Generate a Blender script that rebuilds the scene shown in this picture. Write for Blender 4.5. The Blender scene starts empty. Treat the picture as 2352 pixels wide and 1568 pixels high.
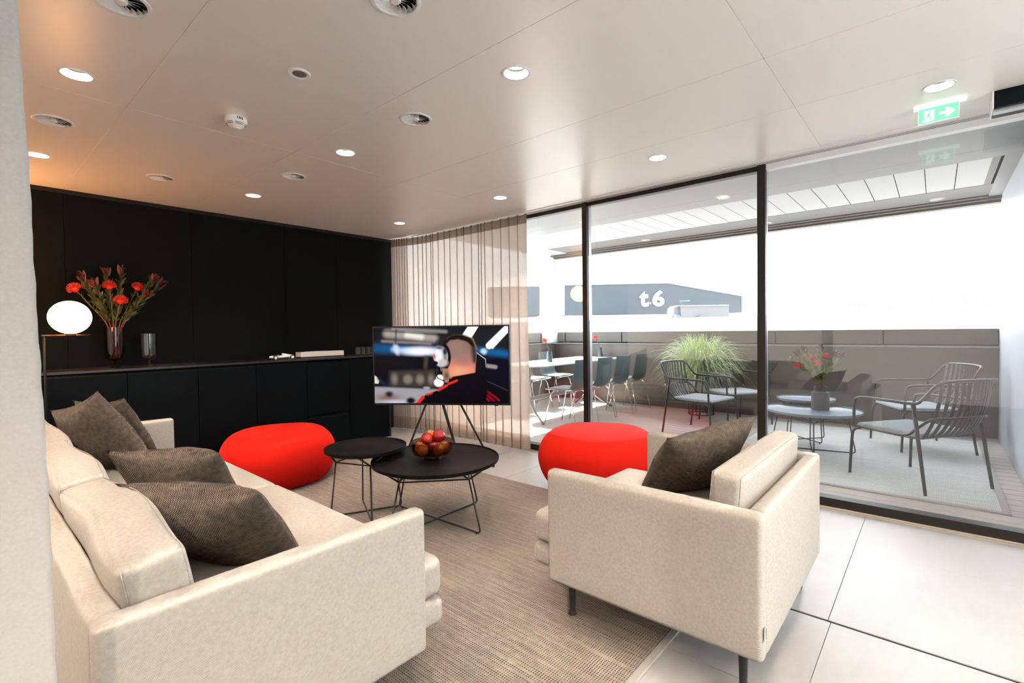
import bpy, bmesh, math, random
import numpy as np
from mathutils import Vector, Matrix, Euler
PI = math.pi
S = bpy.context.scene
COL = S.collection
# ------------------------------------------------------------------ camera
FPX = 1121.46
YAW, PIT, ROL = 0.71475683, -0.02358639, 0.01344251
fw = Vector((-math.sin(YAW)*math.cos(PIT), math.cos(YAW)*math.cos(PIT), math.sin(PIT)))
r0 = Vector((math.cos(YAW), math.sin(YAW), 0)); d0 = fw.cross(r0)
rr = math.cos(ROL)*r0 + math.sin(ROL)*d0; dd = -math.sin(ROL)*r0 + math.cos(ROL)*d0
cam = bpy.data.cameras.new('camera'); camo = bpy.data.objects.new('camera', cam); COL.objects.link(camo)
cam.sensor_width = 36; cam.lens = 36*FPX/2352; cam.clip_start = .02; cam.clip_end = 3000
CAM = Vector((0, 0, 1.25))
mw = Matrix((( rr.x, -dd.x, -fw.x, CAM.x), (rr.y, -dd.y, -fw.y, CAM.y), (rr.z, -dd.z, -fw.z, CAM.z), (0, 0, 0, 1)))
camo.matrix_world = mw
S.camera = camo
# ------------------------------------------------------------------ world, sun, exposure
SKY = 5.8
w = bpy.data.worlds.new('world'); S.world = w; w.use_nodes = True
nt = w.node_tree; nt.nodes.clear()
out = nt.nodes.new('ShaderNodeOutputWorld'); bg = nt.nodes.new('ShaderNodeBackground')
bg.inputs[0].default_value = (.90, .955, 1, 1); bg.inputs[1].default_value = SKY
nt.links.new(bg.outputs[0], out.inputs[0])
sl = bpy.data.lights.new('sun', 'SUN'); so = bpy.data.objects.new('sun', sl); COL.objects.link(so)
sl.energy = 70; sl.angle = math.radians(.6); sl.color = (1, .93, .82)
so.rotation_euler = Vector((1, .06, -1.38)).to_track_quat('-Z', 'Y').to_euler()
SPOT = 40.0
S.view_settings.view_transform = 'Standard'; S.view_settings.look = 'None'
S.view_settings.gamma = 1; S.view_settings.exposure = .84; S.view_settings.use_curve_mapping = False
S.cycles.max_bounces = 12; S.cycles.transparent_max_bounces = 24; S.cycles.diffuse_bounces = 5
S.cycles.sample_clamp_indirect = 6
# ------------------------------------------------------------------ materials
def nodemat(name):
    m = bpy.data.materials.new(name); m.use_nodes = True
    return m, m.node_tree, m.node_tree.nodes['Principled BSDF']
def mat(name, col, rough=.5, metal=0, spec=.5, emit=None, es=0, coat=0, noise=None):
    m, t, p = nodemat(name)
    p.inputs['Base Color'].default_value = (*col, 1); p.inputs['Roughness'].default_value = rough
    p.inputs['Metallic'].default_value = metal; p.inputs['Specular IOR Level'].default_value = spec
    p.inputs['Coat Weight'].default_value = coat
    if emit: p.inputs['Emission Color'].default_value = (*emit, 1); p.inputs['Emission Strength'].default_value = es
    if noise:
        sc, amt, bump = noise
        tc = t.nodes.new('ShaderNodeTexCoord'); n = t.nodes.new('ShaderNodeTexNoise'); n.inputs['Scale'].default_value = sc
        n.inputs['Detail'].default_value = 4
        t.links.new(tc.outputs['Object'], n.inputs['Vector'])
        mx = t.nodes.new('ShaderNodeMix'); mx.data_type = 'RGBA'
        mx.inputs['A'].default_value = (*[c*(1-amt) for c in col], 1); mx.inputs['B'].default_value = (*[min(1, c*(1+amt)) for c in col], 1)
        t.links.new(n.outputs['Fac'], mx.inputs['Factor']); t.links.new(mx.outputs['Result'], p.inputs['Base Color'])
        if bump:
            b = t.nodes.new('ShaderNodeBump'); b.inputs['Strength'].default_value = bump; b.inputs['Distance'].default_value = .002
            t.links.new(n.outputs['Fac'], b.inputs['Height']); t.links.new(b.outputs['Normal'], p.inputs['Normal'])
    return m
def mth(t, op, a, b=None, c=None):
    n = t.nodes.new('ShaderNodeMath'); n.operation = op
    for i, v in enumerate((a, b, c)):
        if v is None: continue
        if isinstance(v, (int, float)): n.inputs[i].default_value = v
        else: t.links.new(v, n.inputs[i])
    return n.outputs[0]
def weave(name, ca, cb, pitch, bump=.5, rough=.95, sheen=0, contrast=1.0, twill=False):
    """woven cloth: over-under cells in object space, melange colour"""
    m, t, p = nodemat(name)
    tc = t.nodes.new('ShaderNodeTexCoord'); sp = t.nodes.new('ShaderNodeSeparateXYZ'); t.links.new(tc.outputs['Object'], sp.inputs[0])
    k = 2*PI/pitch
    x = mth(t, 'ADD', sp.outputs[0], mth(t, 'MULTIPLY', sp.outputs[1], .83)); z = mth(t, 'ADD', sp.outputs[2], mth(t, 'MULTIPLY', sp.outputs[1], .31))
    if twill: x = mth(t, 'ADD', x, mth(t, 'MULTIPLY', z, .6))
    n1 = t.nodes.new('ShaderNodeTexNoise'); n1.inputs['Scale'].default_value = 1.0/pitch*.35; n1.inputs['Detail'].default_value = 3
    t.links.new(tc.outputs['Object'], n1.inputs['Vector'])
    n2 = t.nodes.new('ShaderNodeTexNoise'); n2.inputs['Scale'].default_value = 14; t.links.new(tc.outputs['Object'], n2.inputs['Vector'])
    ph = mth(t, 'MULTIPLY', n1.outputs['Fac'], 2.2)
    sx = mth(t, 'SINE', mth(t, 'ADD', mth(t, 'MULTIPLY', x, k), ph)); sz = mth(t, 'SINE', mth(t, 'ADD', mth(t, 'MULTIPLY', z, k), ph))
    h = mth(t, 'MULTIPLY_ADD', mth(t, 'MULTIPLY', sx, sz), .5, .5)
    f = mth(t, 'ADD', mth(t, 'MULTIPLY', h, .55*contrast), mth(t, 'MULTIPLY', n1.outputs['Fac'], .75))
    f = mth(t, 'ADD', f, mth(t, 'MULTIPLY_ADD', n2.outputs['Fac'], .12, -.24))
    cl = mth(t, 'MINIMUM', mth(t, 'MAXIMUM', f, 0.0), 1.0)
    mx = t.nodes.new('ShaderNodeMix'); mx.data_type = 'RGBA'; mx.inputs['A'].default_value = (*ca, 1); mx.inputs['B'].default_value = (*cb, 1)
    t.links.new(cl, mx.inputs['Factor']); t.links.new(mx.outputs['Result'], p.inputs['Base Color'])
    b = t.nodes.new('ShaderNodeBump'); b.inputs['Strength'].default_value = bump; b.inputs['Distance'].default_value = pitch*.4
    t.links.new(h, b.inputs['Height']); t.links.new(b.outputs['Normal'], p.inputs['Normal'])
    p.inputs['Roughness'].default_value = rough; p.inputs['Specular IOR Level'].default_value = .15
    p.inputs['Sheen Weight'].default_value = sheen
    return m
def glassmat(name, tint=(1, 1, 1), ior=1.5, rough=0.0, boost=0.0):
    m = bpy.data.materials.new(name); m.use_nodes = True; t = m.node_tree; t.nodes.clear()
    o = t.nodes.new('ShaderNodeOutputMaterial'); mx = t.nodes.new('ShaderNodeMixShader')
    tr = t.nodes.new('ShaderNodeBsdfTransparent'); gl = t.nodes.new('ShaderNodeBsdfGlossy'); ge = t.nodes.new('ShaderNodeNewGeometry')
    tr.inputs[0].default_value = (*tint, 1); gl.inputs['Roughness'].default_value = rough; f0 = ((ior-1)/(ior+1))**2
    vm = t.nodes.new('ShaderNodeVectorMath'); vm.operation = 'DOT_PRODUCT'; t.links.new(ge.outputs['Incoming'], vm.inputs[0]); t.links.new(ge.outputs['Normal'], vm.inputs[1])
    sch = mth(t, 'MULTIPLY_ADD', mth(t, 'POWER', mth(t, 'SUBTRACT', 1.0, mth(t, 'ABSOLUTE', vm.outputs['Value'])), 5.0), 1-f0, f0+boost)
    gl.inputs[0].default_value = (1, 1, 1, 1)
    t.links.new(sch, mx.inputs[0]); t.links.new(tr.outputs[0], mx.inputs[1]); t.links.new(gl.outputs[0], mx.inputs[2])
    t.links.new(mx.outputs[0], o.inputs[0]); return m
def sheer(name, col, op):
    m = bpy.data.materials.new(name); m.use_nodes = True; t = m.node_tree; t.nodes.clear()
    o = t.nodes.new('ShaderNodeOutputMaterial')
    tc = t.nodes.new('ShaderNodeTexCoord'); n = t.nodes.new('ShaderNodeTexNoise'); n.inputs['Scale'].default_value = 1
    mp = t.nodes.new('ShaderNodeMapping'); mp.inputs['Scale'].default_value = (60, 60, 700)
    t.links.new(tc.outputs['Object'], mp.inputs[0]); t.links.new(mp.outputs[0], n.inputs['Vector'])
    df = t.nodes.new('ShaderNodeBsdfDiffuse'); tl = t.nodes.new('ShaderNodeBsdfTranslucent'); tr = t.nodes.new('ShaderNodeBsdfTransparent')
    df.inputs[0].default_value = (*col, 1); tl.inputs[0].default_value = (*[c*.95 for c in col], 1)
    a = t.nodes.new('ShaderNodeMixShader'); a.inputs[0].default_value = .45
    t.links.new(df.outputs[0], a.inputs[1]); t.links.new(tl.outputs[0], a.inputs[2])
    b = t.nodes.new('ShaderNodeMixShader')
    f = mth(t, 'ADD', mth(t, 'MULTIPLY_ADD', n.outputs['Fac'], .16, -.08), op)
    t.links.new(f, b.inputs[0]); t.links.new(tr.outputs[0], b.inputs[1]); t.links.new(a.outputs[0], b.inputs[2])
    t.links.new(b.outputs[0], o.inputs[0]); return m

BLACK = mat('black_powder', (.012, .012, .013), .42)
FRAMED = mat('frame_dark', (.014, .011, .009), .4, .0, .35)
ALU = mat('aluminium', (.55, .56, .57), .35, .7)
STEEL = mat('steel', (.72, .64, .55), .32, 1)
WHITE = mat('white_plastic', (.85, .84, .82), .4)
CEIL = mat('ceiling_panel', (.92, .86, .79), .31, 0, 1.0, noise=(260, .015, .06))
DARKWALL = mat('wall_dark', (.0036, .0044, .0042), .6, 0, .06, noise=(300, .2, .1))
CABM = mat('cabinet_dark', (.0015, .0028, .004), .5, 0, .07, noise=(300, .2, .05))
WORK = mat('worktop_dark', (.012, .010, .009), .35, 0, .4)
VOID = mat('void', (.004, .004, .004), .9)
BEIGE = weave('beige_cloth', (.34, .305, .26), (.56, .53, .485), .0034, .4, .95, 0, .6, True)
DARKCLOTH = weave('dark_cloth', (.009, .0075, .007), (.25, .195, .155), .0082, 1.0, .95, 0, 1.0)
GREYPAD = weave('grey_pad', (.24, .26, .28), (.56, .59, .62), .004, .3)
RED = mat('red_felt', (.62, .009, .0025), .9, 0, .2, noise=(500, .08, .15))
TRAY = mat('tray_dark', (.003, .0025, .0022), .45, 0, .18)
PARA = mat('parapet_panel', (.125, .114, .106), .45, .25, noise=(6, .05, 0))
PALEPANEL = mat('pale_panel', (.80, .80, .80), .5)
SOFFIT = mat('soffit', (.20, .198, .195), .45)
BROWNP = mat('pergola_brown', (.05, .04, .033), .45, .2)
LOUV = mat('louver', (.36, .36, .36), .35)
CHM = mat('chair_metal', (.022, .022, .025), .42, .1)
TABTOP = mat('table_top_blue', (.17, .22, .28), .35)
SHELL = mat('shell_grey', (.09, .12, .13), .4)
CHROME = mat('chrome', (.75, .74, .72), .15, 1)
GLASSW = glassmat('window_glass', (.955, .965, .96), 1.5, 0, .032)
SMOKE = glassmat('smoked_glass', (.42, .33, .28), 1.5)
SMOKEC = glassmat('smoked_clear', (.72, .72, .70), 1.5, 0, .03)
AMBER = glassmat('smoked_bowl', (.50, .40, .35), 1.5, 0, .01)
# ------------------------------------------------------------------ mesh helpers
def obj(name, bm, m, parent=None, smooth=False, loc=None, rot=None, label=None):
    me = bpy.data.meshes.new(name)
    bmesh.ops.recalc_face_normals(bm, faces=bm.faces[:]) if name not in ('screen',) else None
    bm.to_mesh(me); bm.free()
    if smooth:
        for p in me.polygons: p.use_smooth = True
        if smooth != True: me.set_sharp_from_angle(angle=math.radians(smooth))
    me.materials.append(m)
    o = bpy.data.objects.new(name, me); COL.objects.link(o)
    if parent: o.parent = parent
    if loc: o.location = loc
    if rot: o.rotation_euler = rot
    if label: o['label'] = label
    return o
def tag(o, label, cat, group=None):
    o['label'] = label; o['category'] = cat
    if group: o['group'] = group
    return o
def thing(name, label, cat, loc=(0, 0, 0), rz=0, group=None, rot=None):
    o = bpy.data.objects.new(name, None); COL.objects.link(o); o.empty_display_size = .1
    o.location = loc; o.rotation_euler = rot if rot else (0, 0, rz)
    return tag(o, label, cat, group)
def struct(name, bm, m, parent=None, smooth=False):
    o = obj(name, bm, m, parent, smooth)
    if not parent: o['kind'] = 'structure'
    return o
def kids(o): return [c for c in COL.objects if c.parent == o]
def dup(root, loc, rz=0, label=None, rot=None):
    r = root.copy(); COL.objects.link(r); r.location = loc; r.rotation_euler = rot if rot else (0, 0, rz)
    if label: r['label'] = label
    for ch in kids(root):
        c = ch.copy(); COL.objects.link(c); c.parent = r
        for g in kids(ch):
            d = g.copy(); COL.objects.link(d); d.parent = c
    return r
def nb(): return bmesh.new()
def xf(bm, vs, M):
    for v in vs: v.co = M @ v.co
def box(bm, x0, x1, y0, y1, z0, z1, bev=0, seg=2):
    vs = bmesh.ops.create_cube(bm, size=1)['verts']
    for v in vs: v.co = Vector(((x0+x1)/2+v.co.x*(x1-x0), (y0+y1)/2+v.co.y*(y1-y0), (z0+z1)/2+v.co.z*(z1-z0)))
    if bev:
        es = list({e for v in vs for e in v.link_edges})
        bmesh.ops.bevel(bm, geom=es, offset=bev, segments=seg, affect='EDGES', profile=.5)
    return bm
def B(*a, **k): return box(nb(), *a, **k)
def cyl(bm, c, r1, h, r2=None, seg=24, M=None):
    r2 = r1 if r2 is None else r2
    vs = bmesh.ops.create_cone(bm, cap_ends=True, segments=seg, radius1=r1, radius2=r2, depth=h)['verts']
    for v in vs: v.co = v.co + Vector((0, 0, h/2))
    if M: xf(bm, vs, M)
    for v in vs: v.co += Vector(c)
    return bm
def lathe(bm, prof, seg=40, M=None, c=(0, 0, 0)):
    rings = []
    for r, z in prof:
        if r < 1e-6: rings.append([bm.verts.new((0, 0, z))])
        else: rings.append([bm.verts.new((r*math.cos(2*PI*i/seg), r*math.sin(2*PI*i/seg), z)) for i in range(seg)])
    for a, b in zip(rings, rings[1:]):
        for i in range(seg):
            j = (i+1) % seg
            if len(a) == 1 and len(b) == 1: continue
            if len(a) == 1: bm.faces.new((a[0], b[i], b[j]))
            elif len(b) == 1: bm.faces.new((a[i], a[j], b[0]))
            else: bm.faces.new((a[i], a[j], b[j], b[i]))
    vs = [v for r in rings for v in r]
    if M: xf(bm, vs, M)
    for v in vs: v.co += Vector(c)
    return bm
def catmull(pts, n=6, closed=False):
    P = [Vector(p) for p in pts]; o = []
    N = len(P)
    rng = range(N) if closed else range(N-1)
    for i in rng:
        p0 = P[(i-1) % N] if (closed or i > 0) else P[0]*2-P[1]
        p1 = P[i]; p2 = P[(i+1) % N]
        p3 = P[(i+2) % N] if (closed or i+2 < N) else P[-1]*2-P[-2]
        for k in range(n):
            t = k/n
            o.append(.5*((2*p1)+(p2-p0)*t+(2*p0-5*p1+4*p2-p3)*t*t+(3*p1-p0-3*p2+p3)*t**3))
    if not closed: o.append(P[-1])
    return o
def roundc(pts, r, n=5):
    """polyline with rounded corners"""
    P = [Vector(p) for p in pts]; o = [P[0]]
    for a, b, c in zip(P, P[1:], P[2:]):
        u = (a-b); v = (c-b); d = min(r, u.length*.48, v.length*.48)
        s = b+u.normalized()*d; e = b+v.normalized()*d
        for k in range(n+1):
            t = k/n; o.append((1-t)**2*s+2*t*(1-t)*b+t*t*e)
    o.append(P[-1]); return o
def tube(bm, pts, r, seg=8, closed=False, r2=None, flat=None, up=None):
    P = [Vector(p) for p in pts]; n = len(P); rings = []
    prev = None
    for i, p in enumerate(P):
        if closed: t = (P[(i+1) % n]-P[i-1])
        else: t = P[min(i+1, n-1)]-P[max(i-1, 0)]
        t.normalize()
        if prev is None:
            a = Vector(up) if up else (Vector((0, 0, 1)) if abs(t.z) < .9 else Vector((1, 0, 0)))
            u = (a-t*a.dot(t)).normalized()
        else:
            u = (prev-t*prev.dot(t)); u = u.normalized() if u.length > 1e-6 else t.orthogonal().normalized()
        prev = u; v = t.cross(u)
        R = r if r2 is None else r+(r2-r)*i/(n-1)
        fu, fv = (R, R) if flat is None else flat
        rings.append([bm.verts.new(p+u*fu*math.cos(2*PI*k/seg+PI/seg)+v*fv*math.sin(2*PI*k/seg+PI/seg)) for k in range(seg)])
    m = n if closed else n-1
    for i in range(m):
        a, b = rings[i], rings[(i+1) % n]
        for k in range(seg): bm.faces.new((a[k], a[(k+1) % seg], b[(k+1) % seg], b[k]))
    if not closed:
        bm.faces.new(rings[0]); bm.faces.new(rings[-1][::-1])
    return bm
def prism(bm, pts, y0, y1, M=None):
    """outline in x,z extruded along y"""
    a = [bm.verts.new((x, y0, z)) for x, z in pts]; b = [bm.verts.new((x, y1, z)) for x, z in pts]
    n = len(pts); bm.faces.new(a); bm.faces.new(b[::-1])
    for i in range(n): bm.faces.new((a[i], b[i], b[(i+1) % n], a[(i+1) % n]))
    if M: xf(bm, a+b, M)
    return bm
def rbox(bm, c, h, r, bulge=(0, 0, 0), M=None, n=8, dent=None):
    """rounded soft box: half sizes h, edge radius r, faces bulging out"""
    def params(hh):
        k = [-hh, -hh+r*.3, -hh+r*.65, -hh+r]; mid = [(-hh+r)+(2*hh-2*r)*i/n for i in range(1, n)]
        return k+mid+[hh-r, hh-r*.65, hh-r*.3, hh]
    A = [params(x) for x in h]; vmap = {}
    def vert(p):
        key = tuple(round(q, 5) for q in p)
        if key not in vmap: vmap[key] = bm.verts.new(p)
        return vmap[key]
    fs = []
    for ax in range(3):
        u, v = [i for i in range(3) if i != ax]
        for s in (-1, 1):
            for i in range(len(A[u])-1):
                for j in range(len(A[v])-1):
                    q = []
                    for a, b in ((i, j), (i+1, j), (i+1, j+1), (i, j+1)):
                        p = [0, 0, 0]; p[ax] = s*h[ax]; p[u] = A[u][a]; p[v] = A[v][b]; q.append(vert(p))
                    if s > 0: q = q[::-1]
                    fs.append(bm.faces.new(q))
    for vv in vmap.values():
        p = vv.co; nrm = [p[i]/h[i] for i in range(3)]
        inner = Vector([max(-h[i]+r, min(h[i]-r, p[i])) for i in range(3)])
        d = p-inner
        if d.length > 1e-9: q = inner+d.normalized()*r
        else: q = p.copy()
        w = [1-abs(x)**2.2 for x in nrm]
        for i in range(3):
            j, k = [a for a in range(3) if a != i]
            q[i] += bulge[i]*nrm[i]*max(0, w[j])**.8*max(0, w[k])**.8
        vv.co = q
    if dent:
        for vv in vmap.values(): vv.co = dent(vv.co)
    for vv in vmap.values():
        if M: vv.co = M @ vv.co
        vv.co += Vector(c)
    return bm
def pillow(bm, s, th, seed=0, n=26):
    """throw pillow in local x,z, thickness along y"""
    rnd = random.Random(seed); ph = [rnd.uniform(0, 6) for _ in range(8)]
    def P(i, j, sd):
        u = -1+2*i/n; v = -1+2*j/n
        ou = u*(1-.055*(1-v*v)); ov = v*(1-.055*(1-u*u))
        e = max(0, (1-abs(u)**2.6))**.62*max(0, (1-abs(v)**2.6))**.62
        wr = 1+.07*math.sin(3*u+ph[0]+2*v)+.05*math.sin(5*v+ph[1]-2*u)+.035*math.sin(9*u*v+ph[2]+4*u)
        y = sd*th/2*e*wr + .012*math.sin(2*u+ph[3])*math.cos(2*v+ph[4])
        sag = -.014*(1-u*u)*(v > 0)*v
        return Vector((ou*s/2, y, ov*s/2+sag))
    G = {}
    for sd in (-1, 1):
        for i in range(n+1):
            for j in range(n+1):
                if (i in (0, n) or j in (0, n)):
                    if (i, j) not in G: G[(i, j)] = bm.verts.new(P(i, j, 0))
                    G[(i, j, sd)] = G[(i, j)]
                else: G[(i, j, sd)] = bm.verts.new(P(i, j, sd))
        for i in range(n):
            for j in range(n):
                q = [G[(i, j, sd)], G[(i+1, j, sd)], G[(i+1, j+1, sd)], G[(i, j+1, sd)]]
                bm.faces.new(q if sd < 0 else q[::-1])
    return bm
def ray(px, py):
    return (rr*((px-1176)/FPX)+dd*((py-784)/FPX)+fw)
def atx(px, py, x):
    d = ray(px, py); return CAM+d*((x-CAM.x)/d.x)
def aty(px, py, y):
    d = ray(px, py); return CAM+d*((y-CAM.y)/d.y)
def atd(px, py, dep): return CAM+ray(px, py)*dep
def textmesh(txt, size, ext, bold=0):
    cu = bpy.data.curves.new('t', 'FONT'); cu.body = txt; cu.size = size; cu.extrude = ext; cu.offset = bold; cu.resolution_u = 6
    cu.align_x = 'CENTER'; cu.align_y = 'CENTER'
    o = bpy.data.objects.new('t', cu); COL.objects.link(o)
    dg = bpy.context.evaluated_depsgraph_get(); me = bpy.data.meshes.new_from_object(o.evaluated_get(dg))
    bpy.data.objects.remove(o); bm = nb(); bm.from_mesh(me); bpy.data.meshes.remove(me); return bm
# ------------------------------------------------------------------ room constants
CZ = 2.44; GY = 3.98; XL = -5.36; XR = 2.2; YB = -2.3; XT = .52; PY = 7.4
# floor tiles: real slabs with thin joints
JX = [-5.9+.0]; 
m, t, p = nodemat('floor_tile')
tc = t.nodes.new('ShaderNodeTexCoord'); n1 = t.nodes.new('ShaderNodeTexNoise'); n1.inputs['Scale'].default_value = 3; n1.inputs['Detail'].default_value = 6
t.links.new(tc.outputs['Object'], n1.inputs['Vector'])
mx = t.nodes.new('ShaderNodeMix'); mx.data_type = 'RGBA'; mx.inputs['A'].default_value = (.33, .318, .315, 1); mx.inputs['B'].default_value = (.395, .387, .384, 1)
t.links.new(n1.outputs['Fac'], mx.inputs['Factor']); t.links.new(mx.outputs['Result'], p.inputs['Base Color'])
p.inputs['Roughness'].default_value = .38
FLOORM = m
bm = nb()
xs = [XL-.2, -4.5, -3.9, -3.3, -2.73, -1.53, -.327, .87, 2.07, XR]
ys = [YB, -1.24, -.63, -.02, .59, 1.2, 1.81]
for y0, y1 in zip(ys, ys[1:]):
    for x0, x1 in zip(xs, xs[1:]): box(bm, x0+.001, x1-.001, y0+.0015, y1-.0015, -.02, 0)
for x0, x1 in zip(xs, xs[1:]):
    box(bm, x0+.0015, x1-.0015, 1.812, 2.40, -.02, 0)
    box(bm, x0+.0015-.012, x1-.0015-.012, 2.418, 3.282, -.02, 0)
    box(bm, x0+.0015-.012, x1-.0015-.012, 3.2835, 3.895, -.02, 0)
struct('floor', bm, FLOORM)
bm = B(XL-.2, XR, YB, 3.9, -.06, -.021); struct('trim_1', bm, VOID)
bm = B(XL-.2, XR, 2.402, 2.414, -.02, -.0015); struct('trim_2', bm, VOID)
bm = B(XL-.2, XR, 3.898, 3.93, -.02, .002); box(bm, XL-.2, XR, 3.935, 3.955, -.02, .004); box(bm, XL-.2, XR, 3.957, 3.975, -.02, .012); struct('trim_3', bm, mat('floor_channel', (.62, .52, .42), .35, .4))
# ------------------------------------------------------------------ ceiling with round cut-outs
LIGHTS = [(x, y) for y in (3.28, 1.755, .412) for x in (.007, -1.475, -2.965, -4.46)]
LIGHTS += [(x, y) for y in (-.95,) for x in (.007, -1.475, -2.965, -4.46)]+[(1.5, 1.755), (1.5, .41)]
VENTS = [(-2.204, .435), (-1.475, 1.085), (-3.695, .41), (-2.213, 1.751), (-4.45, 1.084), (-3.697, 1.749)]
holes = [(x, y, .062) for x, y in LIGHTS]+[(x, y, .079) for x, y in VENTS]
yj = [YB, -1.14, -.25, .638, 1.525, 2.406, 3.043, 3.89]; xj = [XL-.2, -3.202, -.583, XR]
def sheet_with_holes(bm, x0, x1, y0, y1, z, hs):
    segs = []
    c = [bm.verts.new(q) for q in ((x0, y0, z), (x1, y0, z), (x1, y1, z), (x0, y1, z))]
    es = [bm.edges.new((c[i], c[(i+1) % 4])) for i in range(4)]
    for hx, hy, hr in hs:
        r = [bm.verts.new((hx+hr*math.cos(2*PI*i/32), hy+hr*math.sin(2*PI*i/32), z)) for i in range(32)]
        es += [bm.edges.new((r[i], r[(i+1) % 32])) for i in range(32)]
    bmesh.ops.triangle_fill(bm, edges=es, use_beauty=True, use_dissolve=False, normal=(0, 0, -1))
    for a, b in ((0, 1), (1, 2), (2, 3), (3, 0)):     # panel edge lips
        p, q = c[a].co, c[b].co
        bm.faces.new([bm.verts.new(v) for v in (p, q, q+Vector((0, 0, .02)), p+Vector((0, 0, .02)))])
bm = nb(); G = .0018
for y0, y1 in zip(yj, yj[1:]):
    for x0, x1 in zip(xj, xj[1:]):
        hs = [h for h in holes if x0 < h[0] < x1 and y0 < h[1] < y1]
        sheet_with_holes(bm, x0+G, x1-G, y0+G, y1-G, CZ, hs)
for xx in xj[1:-1]: box(bm, xx-.012, xx+.012, YB, 3.89, CZ+.003, CZ+.006)
for yy in yj[1:-1]: box(bm, XL, XR, yy-.012, yy+.012, CZ+.003, CZ+.006)
me_ = bpy.data.meshes.new('ceiling'); bm.to_mesh(me_); bm.free(); me_.materials.append(CEIL)
co = bpy.data.objects.new('ceiling', me_); COL.objects.link(co); co['kind'] = 'structure'
struct('trim_4', B(XL-.3, XR+.1, YB-.1, 4.1, 2.66, 2.7), VOID)  # unseen dark plate added over the ceiling sheets to block light
bm = nb()
box(bm, XL-.2, XR, 3.898, 3.955, 2.436, 2.446); bl = nb()
for a in (3.8985, 3.918, 3.934): box(bl, XL-.2, XR, a, a+.0035, 2.4352, 2.437)
struct('trim_21', bl, VOID)
struct('trim_5', bm, WHITE)
struct('trim_6', B(XL-.2, XR, 3.888, 4.03, 2.447, 2.66), VOID)
# ------------------------------------------------------------------ walls
bm = nb()
for y0, y1 in zip([YB, -.26, .635, 1.531, 2.416, 3.022, 4.06], [-.26, .635, 1.531, 2.416, 3.022, 4.06]): box(bm, XL-.02, XL, y0+.0015, y1-.0015, -.02, 2.40)
box(bm, XL-.08, XL-.021, YB, 4.06, -.02, 2.66)
struct('wall_left', bm, DARKWALL)
struct('trim_7', B(XL-.02, XL+.006, YB, 3.9, 2.405, 2.439), VOID)
struct('wall_back', B(XL-.1, XR+.1, YB-.1, YB, -.02, 2.66), PALEPANEL)
bm = B(XR, XR+.1, YB, .8, -.02, 2.66); box(bm, XR, XR+.1, 2.7, 4.1, -.02, 2.66); box(bm, XR, XR+.1, .8, 2.7, 2.30, 2.66); box(bm, XR, XR+.1, .8, 2.7, -.02, .08)
struct('wall_right', bm, PALEPANEL)
wn = bpy.data.objects.new('window_4', None); COL.objects.link(wn); wn['kind'] = 'structure'  # added window, out of view, brings extra daylight onto linen curtain and armchair
obj('glass_pane', B(XR+.04, XR+.06, .8, 2.7, .08, 2.30), GLASSW, wn)
bm = nb()
for y in (.8, 1.72, 2.64): box(bm, XR+.02, XR+.08, y, y+.06, .08, 2.30)
obj('frame', bm, FRAMED, wn)
struct('wall_window_side', B(XT+.14, XR, 3.9, 4.02, -.02, 2.66), PALEPANEL)
# ------------------------------------------------------------------ window wall
def window(i, x0, x1):
    e = bpy.data.objects.new('window_%d' % i, None); COL.objects.link(e); e['kind'] = 'structure'; e.location = ((x0+x1)/2, GY, 0)
    a = x0-(x0+x1)/2; b = -a
    obj('glass_pane', B(a, b, -.012, .012, .05, 2.41), GLASSW, e)
    bm = B(a, b, -.03, .06, -.02, .062); obj('bottom_rail', bm, FRAMED, e)
    bm = B(a, b, -.025, .04, 2.40, 2.44); obj('top_rail', bm, FRAMED if i < 3 else WHITE, e)
    return e
window(1, XL, -2.535); window(2, -2.475, -1.0); window(3, -.945, XT+.14)
def mull(x0, x1):
    bm = B(x0, x1, 3.945, 4.03, -.02, 2.44, .002); return bm
for i, (a, b) in enumerate(((-2.528, -2.478), (-1.003, -.948))):
    struct('trim_%d' % (8+2*i), B(a, b, 3.94, 3.985, .0, 2.438, .002), FRAMED)
    struct('trim_%d' % (9+2*i), B(a+.003, b-.003, 3.985, 4.03, .0, 2.438, .002), ALU)
# ------------------------------------------------------------------ terrace shell
m, t, p = nodemat('deck_board')
tc = t.nodes.new('ShaderNodeTexCoord'); mp = t.nodes.new('ShaderNodeMapping'); mp.inputs['Scale'].default_value = (2, 60, 1)
n1 = t.nodes.new('ShaderNodeTexNoise'); n1.inputs['Scale'].default_value = 2
t.links.new(tc.outputs['Object'], mp.inputs[0]); t.links.new(mp.outputs[0], n1.inputs['Vector'])
mx = t.nodes.new('ShaderNodeMix'); mx.data_type = 'RGBA'; mx.inputs['A'].default_value = (.42, .36, .33, 1); mx.inputs['B'].default_value = (.56, .49, .455, 1)
t.links.new(n1.outputs['Fac'], mx.inputs['Factor']); t.links.new(mx.outputs['Result'], p.inputs['Base Color']); p.inputs['Roughness'].default_value = .6
DECK = m
bm = nb(); y = 4.05
while y < PY: box(bm, XL, XT, y, min(y+.138, PY), -.03, 0, .003, 1); y += .143
struct('trim_12', bm, DECK); bpy.data.objects['trim_12'].name = 'floor_terrace'
struct('trim_13', B(XL, XT, 4.04, PY, -.08, -.031), VOID)
struct('wall_terrace_back', B(XL-.1, XT+.1, PY, PY+.1, -.1, .985, .002), PARA)
struct('wall_terrace_left', B(XL-.1, XL, 4.05, PY, -.1, .985, .002), PARA)
bm = B(XL-.02, XT, PY-.03, PY+.12, .99, 1.005); box(bm, XL-.12, XL+.03, 4.05, PY, .99, 1.005); struct('trim_14', bm, mat('cap_grey', (.22, .23, .25), .4))
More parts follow.
